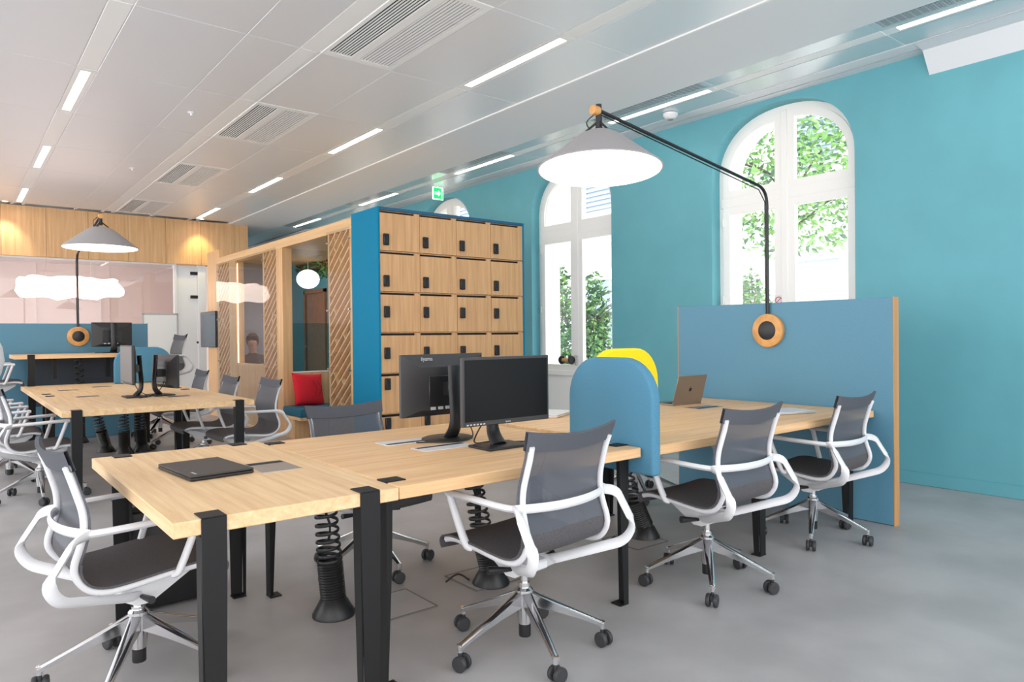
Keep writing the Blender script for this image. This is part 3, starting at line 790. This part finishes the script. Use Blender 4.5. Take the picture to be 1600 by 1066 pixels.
    for s in (-1, 1):
        c.lathe([(0, s*.007), (.02, s*.007), (.0285, s*.009), (.03, s*.013), (.03, s*.022), (.027, s*.026), (.02, s*.027), (0, s*.025)], 18, 'y', (.0, 0, .03))
    c.cyl((0, -.01, .03), (0, .01, .03), .008, n=8); c.box((-.012, -.006, .03), (.012, .006, .052)); c.cyl((.008, 0, .05), (.008, 0, .072), .0075, n=10)
    C['caster'] = (c.mesh('caster', mat('caster_grey', (50, 50, 53), .5)), 3)
    return C
CH = chair_meshes()
def chair(label, x, y, deg, base, dz=0.0, name='office_chair', group='mesh office chairs', tall=0):
    t = thing(name, label, 'chair', (x, y, 0), R(deg), group)
    for k_, (me, kind) in CH.items():
        nm = k_.rstrip('LR') if k_[-1] in 'LR' else k_
        if kind == 0: o = link(nm, me, t, (0, 0, dz+tall))
        elif kind == 1:
            o = link(nm, me, t, (0, 0, 0))
            if nm == 'gas_column': o.scale = (1, 1, (.33-.22+dz+tall)/.11); o.location.z = .22*(1-o.scale.z)
        else:
            for q in range(5):
                a = base+72*q-deg
                if kind == 2: link('base_arm', me, t, (0, 0, 0), R(a))
                else:
                    rr = random.Random(int(x*1000)+q); sw = rr.uniform(0, 360)
                    px, py = .312*math.cos(R(a)), .312*math.sin(R(a))
                    link('caster', me, t, (px-.008*math.cos(R(sw)), py-.008*math.sin(R(sw)), 0), R(sw))
    if tall: MB().lathe([(.2, .30), (.21, .31), (.2, .32), (.19, .31), (.2, .30)], 28).build('foot_ring', M_chrome, t)
    return t
chair('white framed mesh chair seen from behind in front of the two monitors', 1.795, 2.17, 5, 35)
chair('white framed mesh chair seen from behind, between the blue screen and the rightmost chair', 2.965, 2.14, 0.5, 4)
chair('white framed mesh chair close to the tall blue panel, rightmost', 4.14, 2.21, 1.5, 62, -.02)
chair('white framed mesh chair at the near left corner, under the end desk', .545, 2.93, -86, -47, -.02)
chair('grey mesh chair beyond the near bench, its back showing before the lockers', 1.78, 3.46, 184, 54, -.035)
chair('mesh chair beyond the right bench, mostly hidden by the blue screen', 4.15, 3.66, 180, 20, -.02)
chair('grey mesh chair on the right of the left bench, nearest of those three', 2.05, 6.42, 91, 30, -.03)
chair('grey mesh chair on the right of the left bench, second from the front', 1.93, 7.2, 90, 10, -.03)
chair('grey mesh chair on the right of the left bench, farthest of those three', 2.1, 8.85, 90.5, 50, -.03)
chair('white framed mesh chair on the left of the left bench, nearest its corner', .56, 6.68, -86, 196, -.02)
chair('white framed mesh chair on the left of the left bench, second from the corner', .42, 7.75, -92, 160, -.02)
chair('white framed mesh chair on the left of the left bench, third from the corner', .40, 8.75, -85, 215, -.02)
chair('tall mesh drafting chair at the right end of the standing desk', 2.14, 9.98, 94, 20, 0, 'drafting_chair', None, .40)
chair('tall mesh drafting chair at the left end of the standing desk', .42, 9.75, -90, 40, 0, 'drafting_chair', None, .34)

# ------------------------------------------------------------------ arc lamps on the dividers
def arc_lamp(label, loc, rz, tilt=(0, 0, 0)):
    t = thing('arc_lamp', label, 'lamp', loc, rz, 'cone shaded arc lamps')
    # local: panel plane x=0, arm leaves to -x ; z=0 at disc centre
    d = MB().lathe([(0, 0), (.122, 0), (.124, -.004), (.122, -.03), (.116, -.034), (.07, -.036), (.068, -.03), (0, -.03)], 40, 'x').build('wood_disc', M_orange, t)
    MB().lathe([(.068, -.030), (.068, -.038), (.06, -.042), (0, -.042)], 32, 'x').build('disc_cap', M_blackp, d)
    arm = rnd([(-.018, 0, .06), (-.02, 0, 1.04), (-1.77, 0, 1.28)], .12, 8)
    MB().tube(arm, .011, 10).build('arm', M_blackp, t)
    MB().tube(spline([(-.02, .012, .1), (-.022, .016, .5), (-.024, .015, .95)], 4)+[Vector((-.1, .016, 1.03)), Vector((-1.75, .014, 1.265))], .004, 6).build('cable', M_blackp, t)
    h = link('lamp_head', None, t, (-1.78, 0, 1.28)); h.empty_display_size = .05
    MB().cyl((0, 0, -.10), (0, 0, .035), .02, .017, 12).build('stem', M_blackp, t, (-1.78, 0, 1.28))
    MB().lathe([(0, -.03), (.026, -.027), (.028, 0), (.026, .02), (0, .024)], 18, 'x', (-1.805, 0, 1.275)).build('wood_knob', M_orange, t)
    bpy.data.objects.remove(h)
    lg = MB()
    for a in (20, 140, 260): lg.cyl((-1.78, 0, 1.22), (-1.78+.075*math.cos(R(a)), .075*math.sin(R(a)), 1.160), .008, .006, 8)
    lg.build('bracket', M_blackp, t)
    MB().tube(spline([(-1.78, .02, 1.27), (-1.81, .07, 1.22), (-1.76, .06, 1.16)], 5), .0035, 6).build('flex', M_blackp, t)
    sh = link('pivot', None, t)
    bpy.data.objects.remove(sh)
    prof = [(.0, .218), (.05, .218), (.085, .212), (.115, .196), (.15, .172), (.25, .09), (.355, .006), (.362, 0), (.36, -.006), (.352, -.004), (.25, .078), (.15, .158), (.08, .2), (0, .204)]
    o = MB().lathe(prof, 56).build('shade', M_felt, t, (-1.775, 0, .943)); o.rotation_euler = tilt
    o2 = MB().lathe([(0, -.010), (.2, -.012), (.35, -.010), (.353, -.003), (0, .0)], 56).build('diffuser', M_diff, t, (-1.775, 0, .943)); o2.rotation_euler = tilt
    return t
arc_lamp('large lit cone lamp on a black arm over the near bench', (4.735, 2.855, 1.272), 0, (R(-2.6), R(2.6), 0))
arc_lamp('smaller looking cone lamp on a black arm over the left bench', (1.29, 10.39, 1.296), PI/2)

# ------------------------------------------------------------------ locker tower
LY, LX0, LX1, LZ = 6.25, 3.332, 5.215, 2.548
t = thing('locker_tower', 'wide oak fronted locker tower with blue sides and black keypad locks', 'lockers', (LX0, LY, 0))
W_, D_ = LX1-LX0, .58
b = MB(); b.box((0, 0, 0), (.022, D_, LZ), .001); b.build('side_panel', M_locker, t)
MB().box((W_-.022, 0, 0), (W_, D_, LZ), .001).build('side_panel', M_locker, t)
MB().box((.022, 0, LZ-.03), (W_-.022, D_, LZ), .001).build('top_panel', M_locker_d, t)
MB().box((.022, D_-.02, .06), (W_-.022, D_, LZ-.03)).build('back_panel', M_locker, t)
MB().box((.022, .04, 0), (W_-.022, .06, .07)).build('plinth', M_locker_d, t)
MB().box((.022, .06, .06), (W_-.022, .075, LZ-.03)).build('dark_interior', M_dark, t)
cw = (W_-.044)/4; ch = .4085; z0 = .07
fr = MB()
for c_ in range(5): fr.box((.022+c_*cw-.003, .012, .06), (.022+c_*cw+.003, .06, LZ-.03))
for r_ in range(7): fr.box((.022, .03, z0+r_*ch-.008), (W_-.022, .06, z0+r_*ch+.004))
fr.build('carcass_frame', W_l, t)
dm = MB().prism([(.003, .006), (cw-.003, .006), (cw-.003, ch-.008), (cw*.86, ch-.008), (cw*.86, ch-.03), (.003, ch-.03)], 'y', 0.004, .022).mesh('locker_door', W_l, smooth=False)
lk = MB().box((.034, -.026, .0), (.094, .004, .115), .006).mesh('lock', M_blackp); kp = MB()
for i_ in range(3):
    for j_ in range(4): kp.box((.042+i_*.016, -.028, .03+j_*.018), (.053+i_*.016, -.0262, .042+j_*.018))
kp = kp.box((.04, -.03, .004), (.088, -.026, .018), .001).mesh('keypad', M_greyp)
lkm = bpy.data.meshes.new('lock'); bm = bmesh.new(); bm.from_mesh(lk)
n0 = len(bm.faces); bm.from_mesh(kp)
for i_, f in enumerate(bm.faces): f.material_index = 0 if i_ < n0 else 1
bm.to_mesh(lkm); bm.free(); lkm.materials.append(M_blackp); lkm.materials.append(M_dark)
for r_ in range(6):
    for c_ in range(4):
        o = link('locker_door', dm, t, (.022+c_*cw, 0, z0+r_*ch)); link('lock', lkm, o, (0, 0, (.26, .245, .145, .15, .05, .055)[r_]))

# ------------------------------------------------------------------ wooden cabin
XF = 3.33; Y0, Y1 = 6.835, 11.54; ZT_ = 2.515
cab = thing('meeting_cabin', 'oak framed cabin with diagonal lattice panels and a bench niche behind the lockers', 'cabin', (XF, Y0, 0))
def cb_(name, lo, hi, m=W_cy, bev=.002, par=None):
    return MB().box((lo[0]-XF, lo[1]-Y0, lo[2]), (hi[0]-XF, hi[1]-Y0, hi[2]), bev).build(name, m, par or cab)
cb_('top_beam', (XF, Y0, 2.40), (XF+.12, Y1, ZT_)); cb_('roof', (XF+.12, Y0, 2.46), (4.95, Y1, ZT_))
cb_('bottom_rail', (XF, Y0, 0), (XF+.12, 7.42, .06)); cb_('bottom_rail', (XF, 8.98, 0), (XF+.12, Y1, .06))
for a, b_ in ((Y0, 6.885), (7.385, 7.42), (8.98, 9.015), (9.465, 9.51), (10.935, 10.97), (11.50, Y1)): cb_('post', (XF, a, .06), (XF+.12, b_, 2.40), W_z)
cb_('jamb', (XF, 8.80, 0), (XF+.125, 8.98, 2.40), W_z); cb_('jamb', (XF, 10.66, .06), (XF+.12, 10.935, 2.40), W_z)
def lattice(ya, yb, za, zb):
    L = link('lattice_panel', None, cab, (0, 0, 0)); L.empty_display_size = .05
    bk = cb_('backing_board', (XF+.046, ya, za), (XF+.06, yb, zb), M_brown, 0, L)
    slope = .78; sp = .112; meshes = {}
    z = za-(yb-ya)*slope+.03; q = 0
    while z < zb:
        # line from (yb, z) rising to (ya, z+(yb-ya)*slope)
        pa = [yb, z]; pb = [ya, z+(yb-ya)*slope]
        if pa[1] < za: pa = [yb-(za-pa[1])/slope, za]
        if pb[1] > zb: pb = [ya+(pb[1]-zb)/slope, zb]
        if pa[0]-pb[0] > .02:
            cy, cz = (pa[0]+pb[0])/2, (pa[1]+pb[1])/2; ln = math.hypot(pa[0]-pb[0], pa[1]-pb[1])
            key = round(ln, 3)
            if key not in meshes: meshes[key] = MB().box((.002, -ln/2, -.0085), (.046, ln/2, .0085)).mesh('slat', W_sl, smooth=False)
            o = link('slat', meshes[key], L, (0, cy-Y0, cz)); o.rotation_euler = (-math.atan(slope), 0, 0)
            # short cross pieces that stagger the pattern
            rr = random.Random(int(ya*100)+q)
            for w_ in range(1 if rr.random() < .6 else 0):
                f = rr.uniform(.2, .8); y = pa[0]+(pb[0]-pa[0])*f; zz = pa[1]+(pb[1]-pa[1])*f
                if zz+.07 < zb:
                    if 'x' not in meshes: meshes['x'] = MB().box((.006, -.006, 0), (.046, .006, sp*.76)).mesh('cross_slat', W_sl, smooth=False)
                    o = link('cross_slat', meshes['x'], L, (0, y-Y0, zz)); o.rotation_euler = (-math.atan(slope), 0, 0)
        z += sp; q += 1
    return L
lattice(6.885, 7.385, .06, 2.40); lattice(9.015, 9.465, .06, 2.40); lattice(10.97, 11.50, .06, 2.40)
cb_('glass_pane', (XF-.022, 8.985, .04), (XF-.012, Y1, 2.42), G_cab, 0); cb_('glass_pane', (XF-.022, Y0+.01, .04), (XF-.012, 7.415, 2.42), G_cab, 0)
fx = MB()
for yy in (6.86, 7.40, 9.0, 9.48, 11.5):
    for zz in (.9, 1.55, 2.3): fx.cyl((-.03, yy-Y0, zz), (.0, yy-Y0, zz), .011, n=10)
fx.build('glass_fixings', M_chrome, cab)
# booth seat against the glazed partition at y = 8.8
cb_('seat_back', (XF+.125, 8.80, 0), (4.55, 8.83, .80), W_z)
cb_('booth_glass', (XF+.125, 8.81, .815), (4.55, 8.818, 2.40), G_cab, 0); cb_('booth_film', (XF+.125, 8.822, .815), (4.55, 8.826, 1.44), G_film, 0)
cb_('glazing_bead', (XF+.125, 8.795, .80), (4.55, 8.835, .815), M_white)
cb_('bench_box', (XF-.01, 8.42, 0), (4.5, 8.80, .24), W_z); cb_('bench_top', (XF-.02, 8.22, .24), (4.5, 8.80, .28), W_cy)
cb_('seat_pad', (XF-.02, 8.22, .282), (4.48, 8.79, .385), M_cushion, .018)
# glazed bay
cb_('sill_panel', (XF, 9.51, .06), (XF+.03, 10.66, .86), W_z); cb_('sill_cap', (XF-.0, 9.51, .86), (XF+.12, 10.66, .885), W_cy)
cb_('light_line', (XF+.02, 10.642, .89), (XF+.03, 10.650, 2.36), M_led, .003)
cb_('inner_wall', (XF+.12, 11.505, 0), (4.15, Y1, 2.46), M_greyw)
cb_('inner_glass', (XF+.12, 11.36, 0), (3.62, 11.372, 2.2), G_film, 0)
for x_, y_, e_ in ((4.3, 9.9, 12), (3.9, 10.3, 3), (4.2, 8.3, 7)):  # unseen roof spots and their rings, added to brighten the dim cabin interior
    MB().lathe([(.055, 2.458), (.055, 2.45), (.042, 2.45), (.042, 2.456), (0, 2.456)], 16).build('added_fill_ring', M_white, cab, (x_-XF, y_-Y0, 0))
    ld = bpy.data.lights.new('added_fill_lamp', 'SPOT'); ld.spot_size = R(150); ld.spot_blend = .6; ld.energy = e_*1.6; ld.color = (1, .95, .88); ld.shadow_soft_size = .04
    lo = bpy.data.objects.new('added_fill_lamp', ld); COL.objects.link(lo); lo.location = (x_, y_, 2.43)
# wall stub with a screen beyond the cabin
struct(MB().box((XF+.03, 11.55, 0), (XF+.13, 12.2, 2.66)).build('wall_stub', W_z))
t = thing('wall_screen', 'dark flat wall screen on the wooden wall left of the cabin', 'screen', (XF-.0, 12.0, 1.4))
MB().box((-.03, -.42, -.29), (.004, .42, .29), .004).build('housing', M_blackp, t); MB().box((-.033, -.41, -.28), (-.03, .41, .28)).build('display', mat('dim_screen', (62, 84, 98), .15), t)
MB().box((.004, -.1, -.1), (.03, .1, .1)).build('bracket', M_black, t)
# red cushion
def pillow(label, loc, rot):
    b = MB(); n = 14; rows = []
    for sgn in (1,):
        pass
    vs = []; fs = []
    def P(u, v, s):
        r = (1-u*u)*(1-v*v); k = .215*(1-.06*(1-u*u)*(abs(v))**2); k2 = .215*(1-.06*(1-v*v)*abs(u)**2)
        return (u*k2, s*.075*max(0, r)**.45, v*k)
    for s in (1, -1):
        rows = [[P(-1+2*i/n, -1+2*j/n, s) for j in range(n+1)] for i in range(n+1)]; b.grid(rows)
    t = thing('cushion', label, 'cushion', loc); t.rotation_euler = rot
    me = b.mesh('cover', M_red, ang=80)
    bm = bmesh.new(); bm.from_mesh(me); bmesh.ops.remove_doubles(bm, verts=bm.verts, dist=.0005); bmesh.ops.recalc_face_normals(bm, faces=bm.faces); bm.to_mesh(me); bm.free()
    link('cover', me, t)
    pr = MB()
    for (u0, v0, du, dv) in ((.03, -.1, .05, .1), (.08, 0, -.05, .1), (.10, -.1, .05, .1), (.15, 0, -.05, .1)):
        pr.tube([(u0, -.079+.3*u0*u0, v0), (u0+du, -.074+.4*(u0+du)**2, v0+dv)], .004, 6)
    pr.build('print', M_redp, t)
    return t
pillow('bright red cushion leaning in the bench niche', (3.60, 8.66, .585), (R(-17), R(4), R(8)))
# bubble pendant, hanging plants, person
t = thing('bubble_pendant', 'round white paper pendant seen inside the cabin', 'lamp', (4.38, 10.5, 2.16))
b = MB()
prof = []
for k_ in range(25):
    a = PI*k_/24; rr = .165*(1+.02*math.cos(k_*PI)); prof.append((rr*math.sin(a)*1.06, -.15*math.cos(a)))
b.lathe(prof, 28).build('paper_globe', M_bubble, t, ang=80)
MB().cyl((0, 0, .15), (0, 0, .30), .004, n=6).build('cord', M_white, t)
def leaves(name, n, fn, size, mats, parent, seed=1):
    rr = random.Random(seed); me = bpy.data.meshes.new(name); v = []; f = []; mi = []
    for q in range(n):
        p = Vector(fn(rr)); d = Vector((rr.uniform(-1, 1), rr.uniform(-1, 1), rr.uniform(-.9, .5))).normalized(); s = size*rr.uniform(.6, 1.3)
        x = d.cross(Vector((rr.uniform(-1, 1), rr.uniform(-1, 1), rr.uniform(-1, 1)))).normalized(); k = len(v)
        nn = d.cross(x)*s*.12
        v += [p, p+d*s*.5+x*s*.22+nn, p+d*s, p+d*s*.5-x*s*.22+nn]; f += [(k, k+1, k+2), (k, k+2, k+3)]; c = rr.randrange(len(mats)); mi += [c, c]
    me.from_pydata([tuple(a) for a in v], [], f)
    for m in mats: me.materials.append(m)
    me.polygons.foreach_set('material_index', mi); me.update()
    return stuff(link(name, me, parent))
t = thing('hanging_plants', 'trailing green plants along the rear edge of the cabin roof', 'plants', (4.72, 9.6, 2.37))
MB().box((-.08, -1.9, .0), (.08, 1.9, .075), .006).build('planter', M_brown, t)
leaves('foliage', 1500, lambda r: (r.uniform(-.14, .12), r.uniform(-1.9, 1.9), -.22*r.random()**1.6+.06), .09, [M_leaf1, M_leaf2, M_leaf2], t, 4)

# seated person inside the glazed bay
def person(loc, rz):
    t = thing('person', 'person with brown hair in a dark top sitting inside the cabin', 'person', loc, rz)
    J = {'pel': (0, 0, .48, .13), 'wa': (0, -.01, .64, .115), 'ch': (0, -.01, .84, .13), 'nb': (0, .0, .98, .06), 'nk': (0, .02, 1.05, .052), 'hb': (0, .04, 1.13, .075), 'ht': (0, .035, 1.21, .08)}
    E = [('pel', 'wa'), ('wa', 'ch'), ('ch', 'nb'), ('nb', 'nk'), ('nk', 'hb'), ('hb', 'ht')]
    for s, n in ((-1, 'l'), (1, 'r')):
        J.update({n+'sh': (s*.17, -.01, .93, .06), n+'el': (s*.22, .06, .68, .042), n+'wr': (s*.13, .27, .70, .03), n+'ha': (s*.1, .33, .71, .034),
                  n+'hp': (s*.09, .03, .47, .09), n+'kn': (s*.1, .43, .48, .062), n+'an': (s*.1, .42, .09, .042), n+'to': (s*.11, .56, .04, .034)})
        E += [('ch', n+'sh'), (n+'sh', n+'el'), (n+'el', n+'wr'), (n+'wr', n+'ha'), ('pel', n+'hp'), (n+'hp', n+'kn'), (n+'kn', n+'an'), (n+'an', n+'to')]
    ks = list(J); me = bpy.data.meshes.new('body'); me.from_pydata([J[k_][:3] for k_ in ks], [(ks.index(a), ks.index(b_)) for a, b_ in E], [])
    o = link('body', me, t); sk = o.modifiers.new('skin', 'SKIN'); ss = o.modifiers.new('sub', 'SUBSURF'); ss.levels = ss.render_levels = 2
    for k_, v in zip(ks, me.skin_vertices[0].data): v.radius = (J[k_][3],)*2; v.use_root = (k_ == 'pel')
    dg = bpy.context.evaluated_depsgraph_get(); dg.update(); m2 = bpy.data.meshes.new_from_object(o.evaluated_get(dg)); o.modifiers.clear(); o.data = m2
    m2.materials.clear(); m2.materials.append(M_shirt); m2.materials.append(M_skin)
    for p_ in m2.polygons:
        c = p_.center; p_.material_index = 1 if (c.z > 1.0 or (c.y > .26 and .6 < c.z < .8)) else 0
        p_.use_smooth = True
    bm = bmesh.new(); bmesh.ops.create_icosphere(bm, subdivisions=3, radius=1)
    for v in list(bm.verts):
        v.co = Vector((v.co.x*.094, v.co.y*.108, v.co.z*.118))
    bmesh.ops.delete(bm, geom=[v for v in bm.verts if v.co.y > .045 and v.co.z < .05], context='VERTS')
    hm = bpy.data.meshes.new('hair'); bm.to_mesh(hm); bm.free(); hm.materials.append(M_hair); hm.polygons.foreach_set('use_smooth', [True]*len(hm.polygons))
    link('hair', hm, t, (0, .025, 1.2))
    f = MB(); f.lathe([(0, -.018), (.013, -.01), (.016, 0), (.01, .012), (0, .02)], 8, 'z', (0, .125, 1.165)); f.build('nose', M_skin, t)
    e = MB()
    for s in (-1, 1): e.lathe([(0, -.009), (.009, 0), (0, .009)], 8, 'z', (s*.032, .108, 1.195))
    e.build('eyes', M_key, t); MB().box((-.024, .1, 1.12), (.024, .118, 1.128), .003).build('mouth', M_redp, t)
    return t
person((3.68, 10.98, .02), R(150))
t = thing('stool', 'dark stool under the person inside the cabin', 'stool', (3.68, 10.98, 0)); MB().lathe([(0, .30), (.17, .30), (.19, .33), (.18, .37), (0, .38)], 20).build('seat', M_blackp, t); MB().cyl((0, 0, .01), (0, 0, .30), .03).lathe([(.2, 0), (.2, .015), (0, .03)], 20).build('pedestal', M_black, t)
t = thing('booth_table', 'brown table in front of the person inside the cabin', 'table', (4.05, 10.3, 0)); MB().box((-.3, -.25, .70), (.35, .25, .73), .004).build('tabletop', M_brown, t); MB().cyl((0, 0, 0), (0, 0, .7), .035).lathe([(.2, 0), (.2, .012), (0, .02)], 20).build('pedestal', M_black, t)

# ------------------------------------------------------------------ cable spines, floor boxes, bin
def spine(label, x, y, lean=(0, 0), top=.69, r=.055):
    t = thing('cable_spine', label, 'cable holder', (x, y, 0), 0, 'black cable spines under the desks')
    MB().lathe([(.095, 0), (.095, .01), (.062, .07), (.055, .078), (0, .078)], 24).build('foot', M_blackp, t)
    P = lambda u: Vector((lean[0]*(1-(1-u)**1.6), lean[1]*(1-(1-u)**1.6), .07+u*(top-.07)))
    pts = [P(.27*k_/28) for k_ in range(29)]
    MB().tube(pts, r, 16, rad=[1+(.06 if k_ % 2 else -.02) for k_ in range(29)]).build('sleeve', M_blackp, t, ang=20)
    hx = []; turns = 12; N = turns*18
    for k_ in range(N+1):
        s_ = k_/N; u = .27+.73*s_**1.25; c = P(u); a = 2*PI*turns*s_
        hx.append(c+Vector((r*(.98-.2*s_)*math.cos(a), r*(.98-.2*s_)*math.sin(a), 0)))
    MB().tube(hx, .0075, 6, flat=(.0055, .0075)).build('coil', M_blackp, t, ang=60)
    MB().tube([P(.4+.6*k_/8)+Vector((.012*math.sin(k_), .01*math.cos(k_*1.7), 0)) for k_ in range(9)], .006, 6).build('cables', M_blackp, t)
    return t
spine('coiled black cable spine under the joint of end desk and bench', 1.345, 2.98, (-.03, .02))
spine('coiled black cable spine behind the chair before the monitors', 2.13, 2.84, (-.08, .05))
spine('coiled black cable spine leaning under the right bench by the blue screen', 3.34, 2.87, (-.22, .02))
spine('coiled black cable spine under the left bench, leftmost there', 1.36, 8.95, (-.12, -.1))
spine('coiled black cable spine under the left bench, middle one', 1.49, 8.62, (-.01, 0))
spine('coiled black cable spine under the left bench, rightmost there', 1.68, 8.72, (-.02, .03))
spine('coiled black cable spine hanging down from the standing desk', 1.24, 9.95, (0, 0), 1.03)
def floor_box(label, x, y, lx, ly, rz=0):
    t = thing('floor_box', label, 'floor box', (x, y, 0), rz, 'floor sockets')
    MB().box((-lx/2, -ly/2, 0), (lx/2, ly/2, .004), .001).box((-lx/2+.012, -ly/2+.012, .004), (lx/2-.012, ly/2-.012, .0045)).build('lid', M_floor, t)
    f = MB(); e = .006
    f.box((-lx/2-e, -ly/2-e, 0), (lx/2+e, -ly/2, .005)).box((-lx/2-e, ly/2, 0), (lx/2+e, ly/2+e, .005)).box((-lx/2-e, -ly/2, 0), (-lx/2, ly/2, .005)).box((lx/2, -ly/2, 0), (lx/2+e, ly/2, .005))
    f.build('rim', M_greyp, t)
    MB().tube(spline([(-lx/2+.05, 0, .008), (-lx/2+.02, .06, .03), (-lx/2-.06, .05, .01)], 5), .005, 6).build('cable', M_blackp, t)
floor_box('square floor box beside the first cable spine', 1.62, 2.9, .26, .28)
floor_box('square floor box behind the chair before the monitors', 2.14, 2.93, .26, .28)
floor_box('square floor box at the leaning cable spine', 3.24, 2.86, .26, .28)
t = thing('storage_box', 'black storage box on the floor beyond the near left chair', 'box', (.8, 3.74, 0))
MB().box((-.18, -.17, .01), (.18, .17, .46), .01).build('body', M_blackp, t); MB().box((-.19, -.18, .46), (.19, .18, .49), .008).build('lid', M_black, t)
for sx in (-.14, .14): MB().cyl((sx, 0, 0), (sx, 0, .012), .02, n=10).build('foot', M_blackp, t)

# white shell at the left edge
t = thing('shell_chair', 'white high backed shell seat cut by the left edge of the picture', 'chair', (-.12, 4.5, 0), R(10))
rows = []
for k_ in range(15):
    z = .45+k_/14*.98; w_ = max(.16 if z < .95 else .02, .34*math.sqrt(max(0, 1-((z-1.16)/.275)**2))); row = []
    for j in range(13):
        a = R(-100+200*j/12); row.append((math.sin(a)*w_*1.03, -math.cos(a)*w_*.7-.02, z))
    rows.append(row)
MB().grid(rows, .02).build('shell', M_white, t, ang=80)
MB().lathe([(0, .40), (.24, .42), (.27, .46), (.22, .5), (0, .5)], 24).build('seat', M_felt, t); MB().cyl((0, 0, .02), (0, 0, .41), .03).lathe([(.25, 0), (.25, .012), (.03, .03), (0, .03)], 24).build('pedestal', M_steel, t)

# barbell knob and sticker at the windows
t = thing('window_knob', 'black double disc knob with an orange bar on the arched window behind the monitors', 'handle', (XW+.04, 6.62, .93))
b = MB()
for s in (-1, 1): b.lathe([(0, s*.075), (.05, s*.075), (.058, s*.09), (.05, s*.105), (0, s*.108)], 20, 'y')
b.build('discs', M_blackp, t); MB().cyl((0, -.076, 0), (0, .076, 0), .022, n=14).build('bar', M_orange, t); MB().cyl((0, 0, 0), (.09, 0, 0), .012, n=10).build('stem', M_steel, t)
t = thing('no_smoking_sticker', 'round no smoking sticker on the glass of the right window', 'sticker', (XW+.128, 3.70, 1.56))
MB().box((-.001, -.045, -.06), (0, .045, .06)).build('backing', M_white, t)
MB().tube([(-.002, .033*math.cos(2*PI*q/24), .033*math.sin(2*PI*q/24)+.01) for q in range(24)], .004, 6, closed=True).tube([(-.002, -.023, .033), (-.002, .023, -.013)], .0035, 6).build('ring', M_redsign, t)

# ------------------------------------------------------------------ outside
struct(MB().box((6.7, -6, -.6), (30, 34, -.4)).build('ground', M_stone))
bl = thing('building', 'pale stone building across the courtyard seen through the windows', 'building', (14.5, 12, -.4))
MB().box((0, -16, 0), (.6, 18, 12)).build('wall', M_facade, bl)
for zf in (4.2, 8.2): MB().box((-.25, -16, zf), (0, 18, zf+.3), .03).build('cornice', M_stone, bl)
for fl, z in enumerate((1.0, 5.2, 9.0)):
    for q in range(10):
        y = -14+q*3.2
        wf = MB().box((-.06, y-.62, z-.05), (0, y-.5, z+2.32)).box((-.06, y+.5, z-.05), (0, y+.62, z+2.32)).box((-.06, y-.5, z+2.2), (0, y+.5, z+2.32)).box((-.1, y-.7, z-.15), (0, y+.7, z-.05)).build('window', M_white, bl)
        MB().box((-.02, y-.5, z-.05), (0, y+.5, z+2.2)).build('pane', M_wglass, wf)
        if fl >= 1:
            s = MB()
            for j in range(16): s.box((-.07, y-.5, z+.0+j*.135), (-.02, y+.5, z+.075+j*.135))
            stuff(s.build('shutter', M_shutter, wf))
t = thing('courtyard_wall', 'white pillared wall with pale panels close behind the middle window', 'wall', (10.2, 9.2, -.4))
MB().box((0, -.25, 0), (.3, .25, 4.2), .01).box((0, -.3, 3.0), (.35, 3.4, 3.3), .01).build('pillar', M_white, t)
MB().box((.1, .25, 0), (.25, 3.2, 1.2)).build('panel', M_facade, t)
def tree(label, x, y, h, fn, n, size, mats, seed, trunk=.09, cat='tree', name='tree'):
    t = thing(name, label, cat, (x, y, -.4))
    tr = MB().tube(spline([(0, 0, 0), (.05, .08, h*.4), (-.05, .15, h*.75), (.1, .1, h)], 6), trunk, 8, rad=[1-.7*q/18 for q in range(19)])
    rr = random.Random(seed)
    for q in range(7):
        a = rr.uniform(0, 6.28); z = h*rr.uniform(.65, .85); l = rr.uniform(.6, 1.3)
        tr.tube([(0, .1, z), (l*.5*math.cos(a), l*.5*math.sin(a), z+.35), (l*math.cos(a), l*math.sin(a), z+.5)], trunk*.3, 6)
    tr.build('trunk', M_bark, t); leaves('foliage', n, fn, size, mats, t, seed)
    return t
def ball(cx, cy, cz, rx, ry, rz_):
    def fn(r):
        while True:
            p = (r.uniform(-1, 1), r.uniform(-1, 1), r.uniform(-1, 1))
            if sum(q*q for q in p) < 1 and r.random() < .35+.65*(math.sin(p[0]*7+p[1]*5)*math.sin(p[2]*8+p[1]*4) > -.1): return (cx+p[0]*rx, cy+p[1]*ry, cz+p[2]*rz_)
    return fn
tree('leafy street tree filling the top of the right window', 10.3, 5.7, 4.9, ball(-.2, -.1, 4.15, 1.3, 1.6, 1.35), 3600, .13, [M_leaf1, M_leaf3, M_leaf3, M_leaf2], 11, .05)
tree('slim bush low at the left of the right window', 9.9, 6.3, 2.2, ball(0, 0, 1.9, .35, .3, .75), 900, .12, [M_leaf1, M_leaf3, M_leaf2], 12, .03, 'bush', 'bush')
tree('dense green bush behind the left casement of the middle window', 8.9, 9.72, 2.6, ball(0, 0, 1.75, .35, .32, 1.3), 1700, .13, [M_leaf1, M_leaf3, M_leaf2, M_leaf2], 13, .03, 'bush', 'bush')
tree('dark bush behind the right casement of the middle window', 9.1, 8.98, 2.3, ball(0, 0, 1.6, .35, .3, 1.2), 1500, .13, [M_leaf2, M_leaf3, M_leaf2], 14, .03, 'bush', 'bush')
